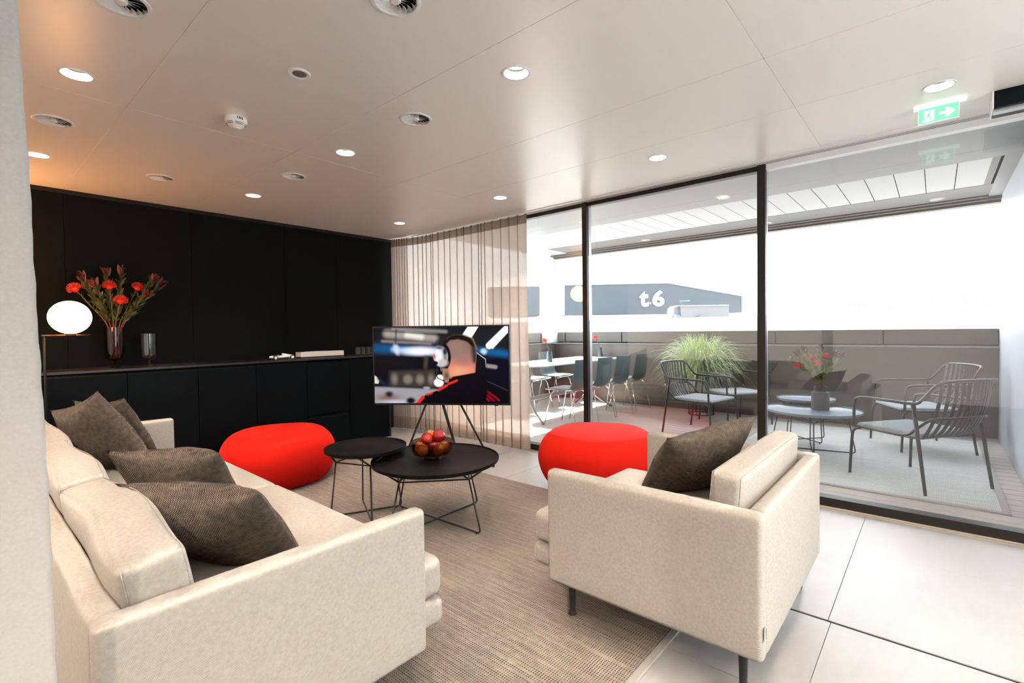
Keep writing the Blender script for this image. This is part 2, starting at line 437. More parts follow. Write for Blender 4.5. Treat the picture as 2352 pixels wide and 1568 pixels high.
px_ = [XL+.04, -5.15, -3.9976, -2.8336, -1.659, -.48, XT]; bm = nb()
for a, b in zip(px_, px_[1:]): box(bm, a+.008, b-.008, PY+.03, PY+.07, 1.02, 1.195, .002)
for a, b in ((4.05, 5.2), (5.216, 6.4), (6.416, 7.0)): box(bm, XL-.07, XL-.03, a, b, 1.02, 1.195, .002)
struct('trim_15', bm, PARA)
bm = B(XL-.09, XT, PY+.072, PY+.08, 1.0, 1.19); box(bm, XL-.09, XL-.072, 4.05, 7.08, 1.0, 1.19); struct('trim_20', bm, VOID)
bm = B(XL-.1, XL, 7.08, 7.5, 1.006, 2.54); box(bm, XL-.1, XL+.03, PY, PY+.1, 1.006, 2.54); struct('trim_16', bm, PALEPANEL)
struct('wall_terrace_right', B(XT, XT+.12, 4.03, PY+.1, -.1, 2.9), mat('side_wall', (.50, .53, .58), .45))
# pergola roof: soffit frame, louvre blades, gutter beam
SZ = 2.60; LX0 = -4.95; LX1 = .345; LY0 = 5.6; LY1 = 6.65
bm = B(XL-.1, XT, 4.05, 5.297, SZ, SZ+.01); box(bm, XL-.1, XT, 5.3, LY0, SZ, SZ+.01)
box(bm, XL-.1, LX0, LY0, PY, SZ, SZ+.01); box(bm, LX1+.07, XT, LY0, PY, SZ, SZ+.01)
box(bm, XL-.1, XT, 4.03, 4.05, 2.45, SZ+.19)
struct('ceiling_terrace', bm, SOFFIT)
bm = B(LX0, LX1+.07, LY1, PY-.2, SZ-.0, SZ+.19); box(bm, LX1, LX1+.05, LY0, LY1, SZ+.001, SZ+.19)
box(bm, LX0, LX1+.07, PY-.2, PY-.12, SZ-.012, SZ+.19)
box(bm, XL, XT, PY-.12, PY-.03, SZ-.03, SZ+.19); box(bm, XL, XT, PY-.03, PY+.09, SZ-.055, SZ+.19)
struct('trim_17', bm, BROWNP)
bm = nb(); k = 0; x = LX1
while x > LX0:
    a = max(x-.208, LX0); box(bm, a, x, LY0+.001, LY1-.001, SZ+.002, SZ+.012); x -= .2145
struct('trim_18', bm, LOUV); struct('trim_19', B(XL-.1, XT+.1, 4.0, PY+.1, 2.80, 2.84), VOID)
# ------------------------------------------------------------------ downlights
LEDM = mat('led_disc', (1, 1, 1), .5, emit=(1, .86, .72), es=28)
CUP = mat('cup_white', (.92, .90, .87), .35, emit=(1, .88, .76), es=.0)
LNAME = {(.007, 3.28): 'white recessed ceiling downlight nearest the green exit sign',
 (-1.475, 3.28): 'recessed ceiling downlight between the two window mullions', (-2.965, 3.28): 'recessed ceiling downlight above the right part of the sheer curtain',
 (-4.46, 3.28): 'recessed ceiling downlight where the dark wall meets the sheer curtain', (-1.475, 1.755): 'large recessed ceiling downlight at the top middle of the photo',
 (-2.965, 1.755): 'recessed ceiling downlight beside the fan vent, above the coffee tables', (-4.46, 1.755): 'recessed ceiling downlight in front of the middle of the dark wall',
 (-2.965, .412): 'large recessed ceiling downlight at upper left beside the pale curtain', (-4.46, .412): 'recessed ceiling downlight cut off by the pale curtain, above the globe lamp'}
LNAME.update({(.007, 1.755): 'downlight outside the picture above the space right of the armchair', (.007, .412): 'downlight outside the picture almost above the camera', (-1.475, .412): 'downlight outside the picture above the near sofa arm',
 (.007, -.95): 'downlight outside the picture directly behind the camera', (-1.475, -.95): 'downlight outside the picture behind the pale linen curtain', (-2.965, -.95): 'downlight outside the picture behind the middle of the sofa', (-4.46, -.95): 'downlight outside the picture in the hidden rear left corner',
 (1.5, 1.755): 'downlight outside the picture beside the added right side window', (1.5, .41): 'downlight outside the picture in the rear right part of the room'})
def downlight():
    t = thing('downlight', 'x', 'ceiling light', (0, 0, CZ), group='recessed ceiling downlights')
    bm = lathe(nb(), [(.0665, 0), (.0665, -.003), (.064, -.004), (.0565, -.002), (.0565, .004)], 40); obj('trim_ring', bm, WHITE, t, 40)
    bm = lathe(nb(), [(.0565, .002), (.052, .015), (.045, .029)], 40); obj('reflector', bm, CUP, t, True)
    bm = lathe(nb(), [(.045, .029), (.0425, .031), (.042, .042)], 40); obj('baffle', bm, BLACK, t, True)
    bm = lathe(nb(), [(0, .052), (.042, .043)], 32); obj('led', bm, LEDM, t)
    return t
D0 = None
for i, (x, y) in enumerate(LIGHTS):
    if D0 is None: D0 = downlight(); o = D0; o.location = (x, y, CZ)
    else: o = dup(D0, (x, y, CZ))
    key = (x, y); o['label'] = LNAME.get(key, 'recessed ceiling downlight number %d outside the picture, counted from the exit sign' % (i+1))
    if key in LNAME: tag(o, LNAME[key], 'ceiling light', 'recessed ceiling downlights')
    s_ = bpy.data.lights.new('downlight_beam', 'SPOT'); so_ = bpy.data.objects.new('downlight_beam', s_); COL.objects.link(so_); so_.parent = o
    rear = y < 0 or x > 1; s_.energy = SPOT*(2.9 if rear else 1); s_.spot_size = math.radians(140 if rear else 96); s_.spot_blend = .85; s_.color = (1, .85, .71); s_.shadow_soft_size = .03
    so_.location = (0, 0, -.012)
# ------------------------------------------------------------------ fan vents
VN = ['swirl air vent cut off by the top edge, left of the photo', 'swirl air vent cut off by the top edge, middle of the photo', 'swirl air vent just below the large downlight at upper left',
      'round white swirl air vent between the coffee table downlight and the large middle downlight', 'smallest looking swirl air vent close to the dark wall at left', 'swirl air vent near the dark wall, left of the coffee table downlight']
def vent():
    t = thing('ceiling_vent', 'x', 'air vent', (0, 0, CZ), group='round swirl air vents in the ceiling')
    bm = lathe(nb(), [(.090, 0), (.090, -.003), (.086, -.005), (.076, -.004), (.076, .012)], 48); obj('rim', bm, WHITE, t, 40)
    bm = lathe(nb(), [(0, .05), (.078, .05), (.078, .0)], 32); obj('duct', bm, VOID, t)
    bm = lathe(nb(), [(0, -.006), (.016, -.005), (.020, .002), (.020, .02)], 24); obj('hub', bm, WHITE, t, 40)
    bm = nb(); N = 16
    for i in range(N):
        a0 = 2*PI*i/N; rows = []
        for k in range(7):
            f = k/6; r = .019+(.058)*f; a = a0+.55*f*f+.12
            w = (.0035+.0125*f)
            tilt = .0085
            c, s_ = math.cos(a), math.sin(a)
            tx, ty = -s_, c
            rows.append([bm.verts.new((r*c-tx*w, r*s_-ty*w, -.002)), bm.verts.new((r*c+tx*w*.6, r*s_+ty*w*.6, -.002+tilt+.006*f))])
        for A_, B_ in zip(rows, rows[1:]): bm.faces.new((A_[0], B_[0], B_[1], A_[1]))
    obj('blades', bm, WHITE, t, True)
    return t
V0 = None
for i, (x, y) in enumerate(VENTS):
    if V0 is None: V0 = vent(); o = V0; o.location = (x, y, CZ); o.rotation_euler.z = .4
    else: o = dup(V0, (x, y, CZ), .4)
    o['label'] = VN[i]
# ------------------------------------------------------------------ sensor, smoke detector
t = thing('ceiling_speaker', 'small round ceiling speaker with a grey mesh centre and white rim', 'speaker', (-2.214, 1.087, CZ))
obj('rim', lathe(nb(), [(.048, .0), (.048, -.003), (.044, -.006), (.031, -.003), (.031, -.001)], 40), WHITE, t, 40)
obj('mesh_grille', lathe(nb(), [(0, -.0025), (.031, -.0025), (.031, -.0)], 32), mat('grille_grey', (.16, .13, .12), .6, noise=(900, .4, .4)), t)
t = thing('smoke_detector', 'white dome smoke detector on the ceiling marked 13/3', 'smoke detector', (-2.919, 1.068, CZ))
CREAM = mat('cream_plastic', (.86, .83, .76), .35)
obj('body', lathe(nb(), [(.046, 0), (.053, -.004), (.055, -.018), (.055, -.026), (.050, -.034), (.036, -.052), (.021, -.058)], 48), CREAM, t, 35)
obj('sensor_tip', lathe(nb(), [(.021, -.058), (.020, -.062), (.010, -.066), (0, -.066)], 32), CREAM, t, 35)
bm = nb()
for a0, a1 in ((-.45, .45), (.7, 1.5), (1.75, 2.5), (-1.5, -.7), (-2.5, -1.75), (2.8, 3.5)):
    for z, r in ((-.0375, .0478), (-.044, .0432)):
        pts = [(r*math.cos(a0+(a1-a0)*i/8), r*math.sin(a0+(a1-a0)*i/8), z) for i in range(9)]; tube(bm, pts, .0014, 5)
obj('slots', bm, BLACK, t)
vdir = math.atan2(-1.068, 2.919)
bm = textmesh('13/3', .019, .0004, .0008)
for v in bm.verts:      # wrap on the rim, facing the room
    a = vdir+.35+v.co.x/.0555; v.co = Vector((.0556*math.cos(a), .0556*math.sin(a), -.017+v.co.y*.85))
obj('date_mark', bm, BLACK, t)
# ------------------------------------------------------------------ exit sign
GREEN = mat('sign_green', (.20, .66, .42), .4, emit=(.25, .95, .55), es=.25)
SWHITE = mat('sign_white', (.9, .95, .9), .4, emit=(.9, 1, .93), es=.5)
t = thing('exit_sign', 'green hanging exit sign with running figure and arrow pointing right', 'exit sign', (.01, 3.52, CZ))
obj('housing', B(-.108, .104, -.018, .018, -.016, 0, .002), SWHITE, t)
obj('sign_plate', B(-.088, .078, -.003, .003, -.098, -.016), GREEN, t)
bm = nb()
for (a, b, c_, d_) in ((-.088, -.0865, -.098, -.016), (.0765, .078, -.098, -.016), (-.088, .078, -.098, -.0965)): box(bm, a, b, -.0038, .0038, c_, d_)
obj('edge_strip', bm, SWHITE, t)
for sd in (-1, 1):
    y0, y1 = (-.0042, -.0031) if sd < 0 else (.0031, .0042)
    ar = [(.0, -.050), (.0, -.064), (.030, -.064), (.020, -.080), (.036, -.080), (.064, -.057), (.036, -.034), (.020, -.034), (.030, -.050)]
    obj('arrow', prism(nb(), ar, y0, y1), SWHITE, t)
    bm = prism(nb(), [(-.064, -.030), (-.022, -.030), (-.022, -.086), (-.034, -.086), (-.034, -.090), (-.070, -.090), (-.070, -.078), (-.064, -.078)], y0, y1); obj('doorway', bm, SWHITE, t)
    ys_ = (y0-.0006, y0) if sd < 0 else (y1, y1+.0006)
    bm = nb()
    prism(bm, [(-.040+.0045*math.cos(a*PI/6), -.0385+.0045*math.sin(a*PI/6)) for a in range(12)], *ys_)
    def limb(pts, w):
        for (xa, za), (xb, zb) in zip(pts, pts[1:]):
            L = math.hypot(xb-xa, zb-za); nx, nz = -(zb-za)/L*w, (xb-xa)/L*w
            prism(bm, [(xa+nx, za+nz), (xb+nx, zb+nz), (xb-nx, zb-nz), (xa-nx, za-nz)], *ys_)
    limb([(-.041, -.045), (-.047, -.062)], .0042); limb([(-.041, -.047), (-.030, -.053), (-.022, -.051)], .0016)
    limb([(-.043, -.047), (-.053, -.050), (-.057, -.059)], .0016); limb([(-.046, -.062), (-.040, -.072), (-.032, -.084)], .0022)
    limb([(-.048, -.062), (-.054, -.074), (-.069, -.075)], .0022)
    obj('running_figure', bm, GREEN, t)
# ------------------------------------------------------------------ door operator at the right edge
t = thing('door_operator', 'black ceiling mounted operator box with round sensor at the right edge', 'door operator', (.22, 3.60, CZ))
obj('cover', B(0, 1.1, -.06, .13, -.085, 0, .006), mat('operator_black', (.002, .004, .005), .4, 0, .15), t)
obj('end_cap', B(-.006, .0, -.06, .13, -.088, 0), WHITE, t)
obj('track', B(0, 1.1, -.03, .02, -.10, -.085), ALU, t)
obj('sensor_dome', lathe(nb(), [(.10, 0), (.10, -.012), (.075, -.022), (0, -.026)], 40, c=(.27, .04, -.085)), BLACK, t, 35)
obj('sensor_ring', lathe(nb(), [(.026, -.02), (.032, -.03), (.026, -.042), (.014, -.046), (0, -.046)], 28, c=(.23, -.02, -.085)), CHROME, t, 40)
# ------------------------------------------------------------------ cabinets, worktop
CX = -4.916
dy = [-.06, .442, .930, 1.431, 1.920, 2.418, 2.905, 3.414]
lab = ['dark cabinet unit below the flower vase, behind the far sofa pillows', 'dark cabinet unit behind the far arm of the sofa', 'dark cabinet unit directly behind the left edge of the left red pouf',
       'dark cabinet unit with tall door below the silver model car', 'dark cabinet unit with a door above a wide drawer', 'dark cabinet unit at the right end, partly behind the television']
for i, (a, b) in enumerate(zip(dy[1:], dy[2:])):
    t = thing('cabinet', lab[i], 'cabinet', (CX, (a+b)/2, 0), group='dark built-in cabinet units'); h_ = (b-a)/2
    obj('body', B(-.44, -.022, -h_+.001, h_-.001, 0.0, .945), CABM, t)
    if abs(a-2.418) < .01:
        obj('door', B(-.02, 0, -h_+.003, h_-.003, .385, .935), CABM, t)
        obj('drawer', B(-.02, 0, -h_+.003, h_-.003, .012, .345), CABM, t)
        bm = prism(nb(), [(-.02, .345), (0, .345), (-.014, .378), (-.02, .378)], -h_+.003, h_-.003); obj('grip_bevel', bm, CABM, t)
    else:
        bm = prism(nb(), [(-.02, .012), (0, .012), (0, .935), (-.012, .962), (-.02, .962)], -h_+.003, h_-.003); obj('door', bm, CABM, t)
t = thing('cabinet', 'dark cabinet unit mostly hidden by the pale curtain at left', 'cabinet', (CX, .19, 0), group='dark built-in cabinet units')
obj('body', B(-.44, -.022, -.25, .25, 0, .945), CABM, t); obj('door', prism(nb(), [(-.02, .012), (0, .012), (0, .935), (-.012, .962), (-.02, .962)], -.249, .249), CABM, t)
tag(obj('worktop', B(XL+.003, CX+.004, -.06, 3.414, .962, .981, .001), WORK), 'long thin dark worktop running over all the cabinet units', 'worktop')
tag(obj('end_panel', B(XL+.003, CX+.002, 3.418, 3.436, 0, .961), BLACK), 'narrow dark end panel closing the cabinet row beside the curtain', 'end panel')
# ------------------------------------------------------------------ objects on the worktop
WZ = .981; WX = -5.13
def hurricane(name, label, y, R, H, foot, group=None, x=WX, m=SMOKE, z=WZ):
    t = thing(name, label, 'vase', (x, y, z))
    pr = [(R, H), (R, foot+R*.9), (R*.93, foot+R*.5), (R*.65, foot+R*.18), (R*.28, foot+.004), (R*.16, foot-.006), (R*.14, .012), (R*.5, .006), (R*.52, 0), (0, 0)]
    obj('glass_body', lathe(nb(), pr, 48), m, t, 40)
    return t
t = hurricane('vase', 'smoked glass footed vase holding the red flower stems', .895, .0665, .333, .055)
obj('rim', lathe(nb(), [(.0665, .333), (.0665, .336), (.0645, .336), (.0645, .333)], 48), SMOKE, t)
t = hurricane('glass_vase', 'empty clear smoked footed glass vase on the dark worktop', 1.128, .055, .28, .05, m=SMOKEC)
STEM = mat('stem_brown', (.16, .10, .04), .7, noise=(120, .3, .2)); LEAF = mat('leaf_green', (.055, .07, .018), .5, noise=(30, .35, 0)); LEAFR = mat('leaf_red', (.12, .016, .018), .45, noise=(40, .4, 0))
PROT = mat('protea_red', (.70, .03, .012), .5, noise=(60, .25, 0)); LEAFG = mat('leaf_bright', (.16, .22, .06), .5, noise=(30, .35, 0)); LEAFM = mat('leaf_maroon', (.10, .025, .02), .4, noise=(40, .4, 0))
def leaf(bm, base, d, L, W, curl=.15, rnd=random):
    d = Vector(d).normalized(); s = d.orthogonal().normalized(); s = Matrix.Rotation(rnd.uniform(0, 6.28), 3, d) @ s; n = d.cross(s)
    rows = []
    for k in range(6):
        f = k/5; w_ = W*math.sin(PI*(f*.86+.07))**.8*.5
        c = Vector(base)+d*L*f+n*curl*L*f*f
        rows.append((bm.verts.new(c-s*w_+n*w_*.25), bm.verts.new(c), bm.verts.new(c+s*w_+n*w_*.25)))
    for a, b in zip(rows, rows[1:]):
        bm.faces.new((a[0], a[1], b[1], b[0])); bm.faces.new((a[1], a[2], b[2], b[1]))
def stempath(base, tip, sag=.1):
    b = Vector(base); t_ = Vector(tip); mid = b.lerp(t_, .45); mid.x = b.x+(t_.x-b.x)*.33; mid.y = b.y+(t_.y-b.y)*.33
    return catmull([b, mid, t_], 8)
def pincushion(bot, neck, tip, label, group, R=.036, seed=0, cat='flower'):
    """stem from bot through the vase neck to the head"""
    rnd = random.Random(seed); O = Vector(bot)
    t = thing('pincushion_flower', label, cat, bot, group=group)
    P = catmull([Vector(bot)-O, Vector(neck)-O, (Vector(neck).lerp(Vector(tip), .55)+Vector((0, 0, .01)))-O, Vector(tip)-O], 8)
    obj('stem', tube(nb(), P, .0032, 6), STEM, t, True)
    ax = (P[-1]-P[-3]).normalized(); c = P[-1]
    bm = nb()
    q = ax.to_track_quat('Z', 'Y').to_matrix().to_4x4()
    lathe(bm, [(0, -.008), (R*.35, -.004), (R*.55, R*.25), (R*.45, R*.6), (0, R*.8)], 14, M=q, c=c)
    N = 120
    for i in range(N):
        f = (i+.5)/N; th = math.acos(1-f*1.25); ph = i*2.39996
        d = Vector((math.sin(th)*math.cos(ph), math.sin(th)*math.sin(ph), math.cos(th))); d = q.to_3x3() @ d
        s = c+ax*R*.35+d*R*.3; m1 = c+ax*R*.35+d*R*.85; e = m1+(d*.35+ax*.35).normalized()*R*rnd.uniform(.25, .4)
        tube(bm, [s, m1, e], .0013, 3, r2=.0009)
    obj('flower_head', bm, PROT, t, True)
    bm = nb(); n0 = int(len(P)*.4)
    for i in range(n0, len(P)-2):
        for k in range(3):
            d = (P[i+1]-P[i]).normalized()*1.2+Vector((rnd.uniform(-1, 1), rnd.uniform(-1, 1), rnd.uniform(-.2, .6)))
            leaf(bm, P[i], d, rnd.uniform(.035, .055), .004, .2, rnd)
    obj('leaves', bm, LEAF, t, True)
    return t
def leucadendron(bot, neck, tip, label, group, seed=0, m=LEAF, mt=LEAFR, dens=1.0, L=.05):
    rnd = random.Random(seed); O = Vector(bot)
    t = thing('leafy_branch', label, 'branch', bot, group=group)
    P = catmull([Vector(bot)-O, Vector(neck)-O, (Vector(neck).lerp(Vector(tip), .5)+Vector((0, 0, .015)))-O, Vector(tip)-O], 9)
    obj('stem', tube(nb(), P, .0026, 6), mat('stem_red', (.25, .04, .03), .6) if seed == 0 else bpy.data.materials['stem_red'], t, True)
    bm = nb(); n0 = int(len(P)*.42)
    for i in range(n0, len(P)-1):
        for k in range(int(5*dens)):
            d = (P[i+1]-P[i]).normalized()*1.5+Vector((rnd.uniform(-1, 1), rnd.uniform(-1, 1), rnd.uniform(-.3, .5)))
            leaf(bm, P[i], d, L*rnd.uniform(.8, 1.25), .018, .12, rnd)
    obj('leaves', bm, m, t, True)
    bm = nb(); ax = (P[-1]-P[-3]).normalized()
    for k in range(13):
        a = k*2.4; o = ax.orthogonal().normalized(); o = Matrix.Rotation(a, 3, ax) @ o
        d = ax+o*(.10+.04*k)
        leaf(bm, P[-1]-ax*.025, d, L*(1.5 if k < 9 else 1.2)*rnd.uniform(.9, 1.15), .024, -.12, rnd)
    obj('bud_leaves', bm, mt, t, True)
    return t
vb = Vector((WX, .895, WZ)); G1 = 'flowers in the smoked vase on the worktop'
def hd(px, py, dx=0): v = atx(px, py, WX+dx); return v
FL = [((252, 657), .03, 'red pincushion flower above the centre of the bouquet, left of the middle'), ((314, 660), .0, 'red pincushion flower high at the right of the worktop bouquet'),
      ((276, 690), .10, 'lowest red pincushion flower in the middle of the worktop bouquet'), ((176, 662), .02, 'leftmost red pincushion flower of the worktop bouquet'), ((207, 655), -.06, 'red pincushion flower half hidden behind leaves at left of the bouquet')]
for i, (p_, dx, lb) in enumerate(FL):
    tp = hd(*p_, dx); tp.z -= .02
    a = i*1.3; bt = vb+Vector((.028*math.cos(a), .028*math.sin(a), .078))
    nk = vb+Vector((.02, (tp.y-vb.y)*.18, .335)); nk.y = max(vb.y-.05, min(vb.y+.05, nk.y))
    pincushion(bt, nk, tp, lb, G1, .047, i)
LV = [((190, 640), .03, 'reddish leafy branch at the upper left of the worktop bouquet'), ((218, 655), .08, 'green leafy branch with red bud in front at left of the bouquet'), ((245, 630), -.04, 'dark leafy branch behind the centre left of the bouquet'),
      ((279, 626), -.03, 'tallest dark red leafy branch in the middle of the bouquet'), ((350, 645), .06, 'leafy branch with pink bud at the upper right of the bouquet'), ((368, 655), .0, 'outermost leafy branch at the right of the bouquet'), ((335, 680), .10, 'green leafy branch leaning right below the buds')]
for i, (p_, dx, lb) in enumerate(LV):
    tp = hd(*p_, dx); a = i*.9+.4; bt = vb+Vector((.034*math.cos(a), .034*math.sin(a), .080))
    nk = vb+Vector((dx*.3, (tp.y-vb.y)*.2, .335)); nk.y = max(vb.y-.052, min(vb.y+.052, nk.y)); nk.x = max(WX-.045, min(WX+.045, nk.x))
    leucadendron(bt, nk, tp, lb, G1, i, L=.056)
# silver racing car model
CARM = mat('car_silver', (.82, .76, .68), .25, .35); TYRE = mat('tyre', (.02, .02, .02), .7)
t = thing('model_car', 'silver vintage racing car model standing on the dark worktop', 'model car', (-5.05, 2.225, WZ))
bm = nb(); secs = [(-.125, .004, .016, .024), (-.118, .016, .02, .026), (-.095, .021, .026, .024), (-.06, .024, .03, .024), (-.025, .025, .031, .024), (.01, .026, .036, .026), (.05, .022, .03, .026), (.09, .013, .018, .026), (.122, .003, .005, .030)]
rings = []
for y, hw, hh, zc in secs:
    rings.append([bm.verts.new((hw*math.cos(a), y, zc+ (hh*(.62 if math.sin(a) > 0 else .5))*math.sin(a))) for a in [2*PI*k/20 for k in range(20)]])
for a, b in zip(rings, rings[1:]):
    for k in range(20): bm.faces.new((a[k], a[(k+1) % 20], b[(k+1) % 20], b[k]))
bm.faces.new(rings[0]); bm.faces.new(rings[-1][::-1]); obj('body', bm, CARM, t, True)
bm = nb(); 
prism(bm, [(.0, .040), (.0, .062), (.02, .060), (.11, .042), (.11, .036)], -.006, .006, M=Matrix(((0, 1, 0, 0), (1, 0, 0, 0), (0, 0, 1, 0), (0, 0, 0, 1)))); obj('head_fairing', bm, CARM, t)
obj('cockpit', box(nb(), -.013, .013, -.035, .0, .034, .045, .003), BLACK, t)
obj('windscreen', prism(nb(), [(-.046, .038), (-.040, .054), (-.036, .052), (-.042, .038)], -.012, .012, M=Matrix(((0, 1, 0, 0), (1, 0, 0, 0), (0, 0, 1, 0), (0, 0, 0, 1)))), CHROME, t)
for y in (-.078, .092):
    for s in (-1, 1):
        Mx = Matrix.Rotation(PI/2, 4, 'Y'); wh = obj('wheel', cyl(nb(), (s*.036-.006, y, .0215), .0215, .012, M=Mx, seg=28), TYRE, t, 30)
        bm = nb(); cyl(bm, (s*.036-.0065, y, .0215), .014, .013, M=Mx, seg=20); obj('hub', bm, CARM, wh, 30)
obj('axles', cyl(cyl(nb(), (-.036, -.078, .0215), .002, .072, M=Matrix.Rotation(PI/2, 4, 'Y')), (-.036, .092, .0215), .002, .072, M=Matrix.Rotation(PI/2, 4, 'Y')), CHROME, t)
t = thing('flat_box', 'long flat pale box lying on a dark base on the worktop', 'box', (-5.10, 2.665, WZ), .0)
obj('base', B(-.06, .06, -.245, .245, 0, .012), WORK, t); obj('shell', B(-.06, .06, -.247, .247, .012, .064, .002), mat('box_pale', (.62, .60, .56), .5), t)
obj('lid', B(-.055, .055, -.15, .08, .064, .067), mat('box_top', (.5, .47, .42), .5), t)
for i, lb in enumerate(['leftmost small tumbler standing on the worktop beside the television', 'second small tumbler from the left beside the television', 'third small tumbler from the left beside the television', 'small tumbler partly hidden by the left television edge', 'small tumbler standing behind the leftmost one', 'small tumbler in the back row beside the television']):
    x = -5.06 if i < 4 else -5.15; y = 3.105+.062*i if i < 4 else 3.14+.065*(i-4)
    t = thing('tumbler', lb, 'glass', (x, y, WZ), group='small drinking glasses on the worktop')
    obj('glass_body', lathe(nb(), [(.030, .092), (.027, .002), (0, .002)], 32), SMOKEC, t, 40); obj('thick_base', cyl(nb(), (0, 0, 0), .0268, .009, seg=32), SMOKEC, t, 30)
# ------------------------------------------------------------------ globe lamps
GLOBE = mat('globe_glow', (1, .95, .9), .3, emit=(1, .43, .13), es=13)
def globelamp(loc, rz, barz, label, a=.117, b=.114):
    t = thing('floor_lamp', label, 'floor lamp', loc, rz)
    obj('base', lathe(nb(), [(0, .022), (.10, .02), (.115, .014), (.115, 0), (0, 0)], 40), BLACK, t, 35)
    obj('pole', tube(nb(), [(0, 0, .02), (0, 0, barz)], .0085, 12), mat('pole_black', (.003, .003, .003), .5, 0, .15), t, True)
    obj('shelf_bar', tube(nb(), [(0, -.012, barz), (0, .245, barz)], .006, 12), mat('bar_bronze', (.10, .06, .04), .3, .8), t, True)
    pr = [(a*math.cos(x), b*math.sin(x)) for x in [-PI/2+PI*k/24 for k in range(25)]]
    pr = [(.032, -b*.985)]+[q for q in pr if q[1] > -b*.97]; pr[-1] = (0, b)
    obj('globe', lathe(nb(), pr, 48, c=(0, .137, barz+.012+b)), GLOBE, t, True)
    obj('lamp_holder', cyl(nb(), (0, .137, barz+.004), .030, .012), BLACK, t, 30)
    return t
bz = atx(155, 769, -4.55).z-.004
globelamp((-4.55, .418, 0), 0, bz, 'black floor lamp with a glowing oval globe resting on its bar')
t = thing('globe_lamp', 'round glowing globe lamp seen only as a reflection in the window', 'lamp', (-5.12, .10, 0))
obj('pole', tube(nb(), [(0, 0, .02), (0, 0, 1.78)], .008, 12), BLACK, t, True); obj('base', cyl(nb(), (0, 0, 0), .12, .02, seg=36), BLACK, t, 30)
obj('globe', lathe(nb(), [(.15*math.cos(x), .15*math.sin(x)) if abs(x) < 1.57 else (0, math.copysign(.15, x)) for x in [-PI/2+PI*k/20 for k in range(21)]], 36, c=(0, 0, 1.92)), GLOBE, t, True)
# ------------------------------------------------------------------ rugs
def rugmat(name, ca, cb, cc, px, py, dark=.55):
    m, t, p = nodemat(name)
    tc = t.nodes.new('ShaderNodeTexCoord'); sp = t.nodes.new('ShaderNodeSeparateXYZ'); t.links.new(tc.outputs['Object'], sp.inputs[0])
    mp = t.nodes.new('ShaderNodeMapping'); mp.inputs['Scale'].default_value = (3.2, 75, 1); t.links.new(tc.outputs['Object'], mp.inputs[0])
    n = t.nodes.new('ShaderNodeTexNoise'); n.inputs['Scale'].default_value = 1; n.inputs['Detail'].default_value = 3; t.links.new(mp.outputs[0], n.inputs['Vector'])
    n2 = t.nodes.new('ShaderNodeTexNoise'); n2.inputs['Scale'].default_value = 55; t.links.new(tc.outputs['Object'], n2.inputs['Vector'])
    n3 = t.nodes.new('ShaderNodeTexNoise'); n3.inputs['Scale'].default_value = 240; t.links.new(tc.outputs['Object'], n3.inputs['Vector'])
    sx = mth(t, 'SINE', mth(t, 'MULTIPLY', sp.outputs[0], 2*PI/px)); sy = mth(t, 'SINE', mth(t, 'MULTIPLY', sp.outputs[1], 2*PI/py))
    gx = mth(t, 'MULTIPLY_ADD', sx, .5, .5); gy = mth(t, 'MULTIPLY_ADD', sy, .5, .5)
    holes_ = mth(t, 'MULTIPLY', mth(t, 'POWER', gx, 1.4), mth(t, 'POWER', gy, 1.8))
    k = mth(t, 'MULTIPLY_ADD', n.outputs['Fac'], 3.4, -1.15)
    k = mth(t, 'MAXIMUM', mth(t, 'MINIMUM', mth(t, 'ADD', k, mth(t, 'MULTIPLY_ADD', n3.outputs['Fac'], .8, -.4)), 1.0), .12)
    f = mth(t, 'MULTIPLY', mth(t, 'MULTIPLY', holes_, k), 1.8); f = mth(t, 'MINIMUM', f, 1.0)
    mx = t.nodes.new('ShaderNodeMix'); mx.data_type = 'RGBA'; mx.inputs['A'].default_value = (*ca, 1); mx.inputs['B'].default_value = (*cb, 1)
    t.links.new(n2.outputs['Fac'], mx.inputs['Factor'])
    m2 = t.nodes.new('ShaderNodeMix'); m2.data_type = 'RGBA'; m2.inputs['B'].default_value = (*cc, 1)
    t.links.new(mx.outputs['Result'], m2.inputs['A']); t.links.new(f, m2.inputs['Factor']); t.links.new(m2.outputs['Result'], p.inputs['Base Color'])
    b = t.nodes.new('ShaderNodeBump'); b.inputs['Strength'].default_value = .7; b.inputs['Distance'].default_value = .002; b.invert = True
    t.links.new(holes_, b.inputs['Height']); t.links.new(b.outputs['Normal'], p.inputs['Normal'])
    p.inputs['Roughness'].default_value = .95; p.inputs['Specular IOR Level'].default_value = .15
    return m
t = thing('rug', 'large flat woven tan rug under the indoor coffee tables', 'rug', (-2.66, 1.55, 0))
obj('woven_field', B(-1.86, 1.84, -1.46, 1.47, .0, .009, .002), rugmat('rug_tan', (.225, .185, .152), (.345, .29, .243), (.028, .022, .018), .0105, .0095), t)
obj('edge_band', B(1.842, 1.872, -1.46, 1.47, .0, .0095, .002), mat('rug_edge', (.34, .31, .29), .8, noise=(400, .2, .2)), t)
t = thing('rug', 'pale grey outdoor rug on the deck under the terrace chairs', 'rug', (-.62, 5.80, 0))
obj('woven_field', B(-.96, .96, -1.28, 1.28, .001, .009, .002), rugmat('rug_grey', (.62, .61, .59), (.80, .79, .77), (.24, .24, .24), .009, .012), t)
bm = nb()
for a in ((-1.0, 1.0, -1.32, -1.28), (-1.0, 1.0, 1.28, 1.32), (-1.0, -.96, -1.28, 1.28), (.96, 1.0, -1.28, 1.28)): box(bm, *a, .001, .011, .003)
obj('edge_band', bm, mat('rug_binding', (.42, .38, .36), .8), t)
RZ = .009
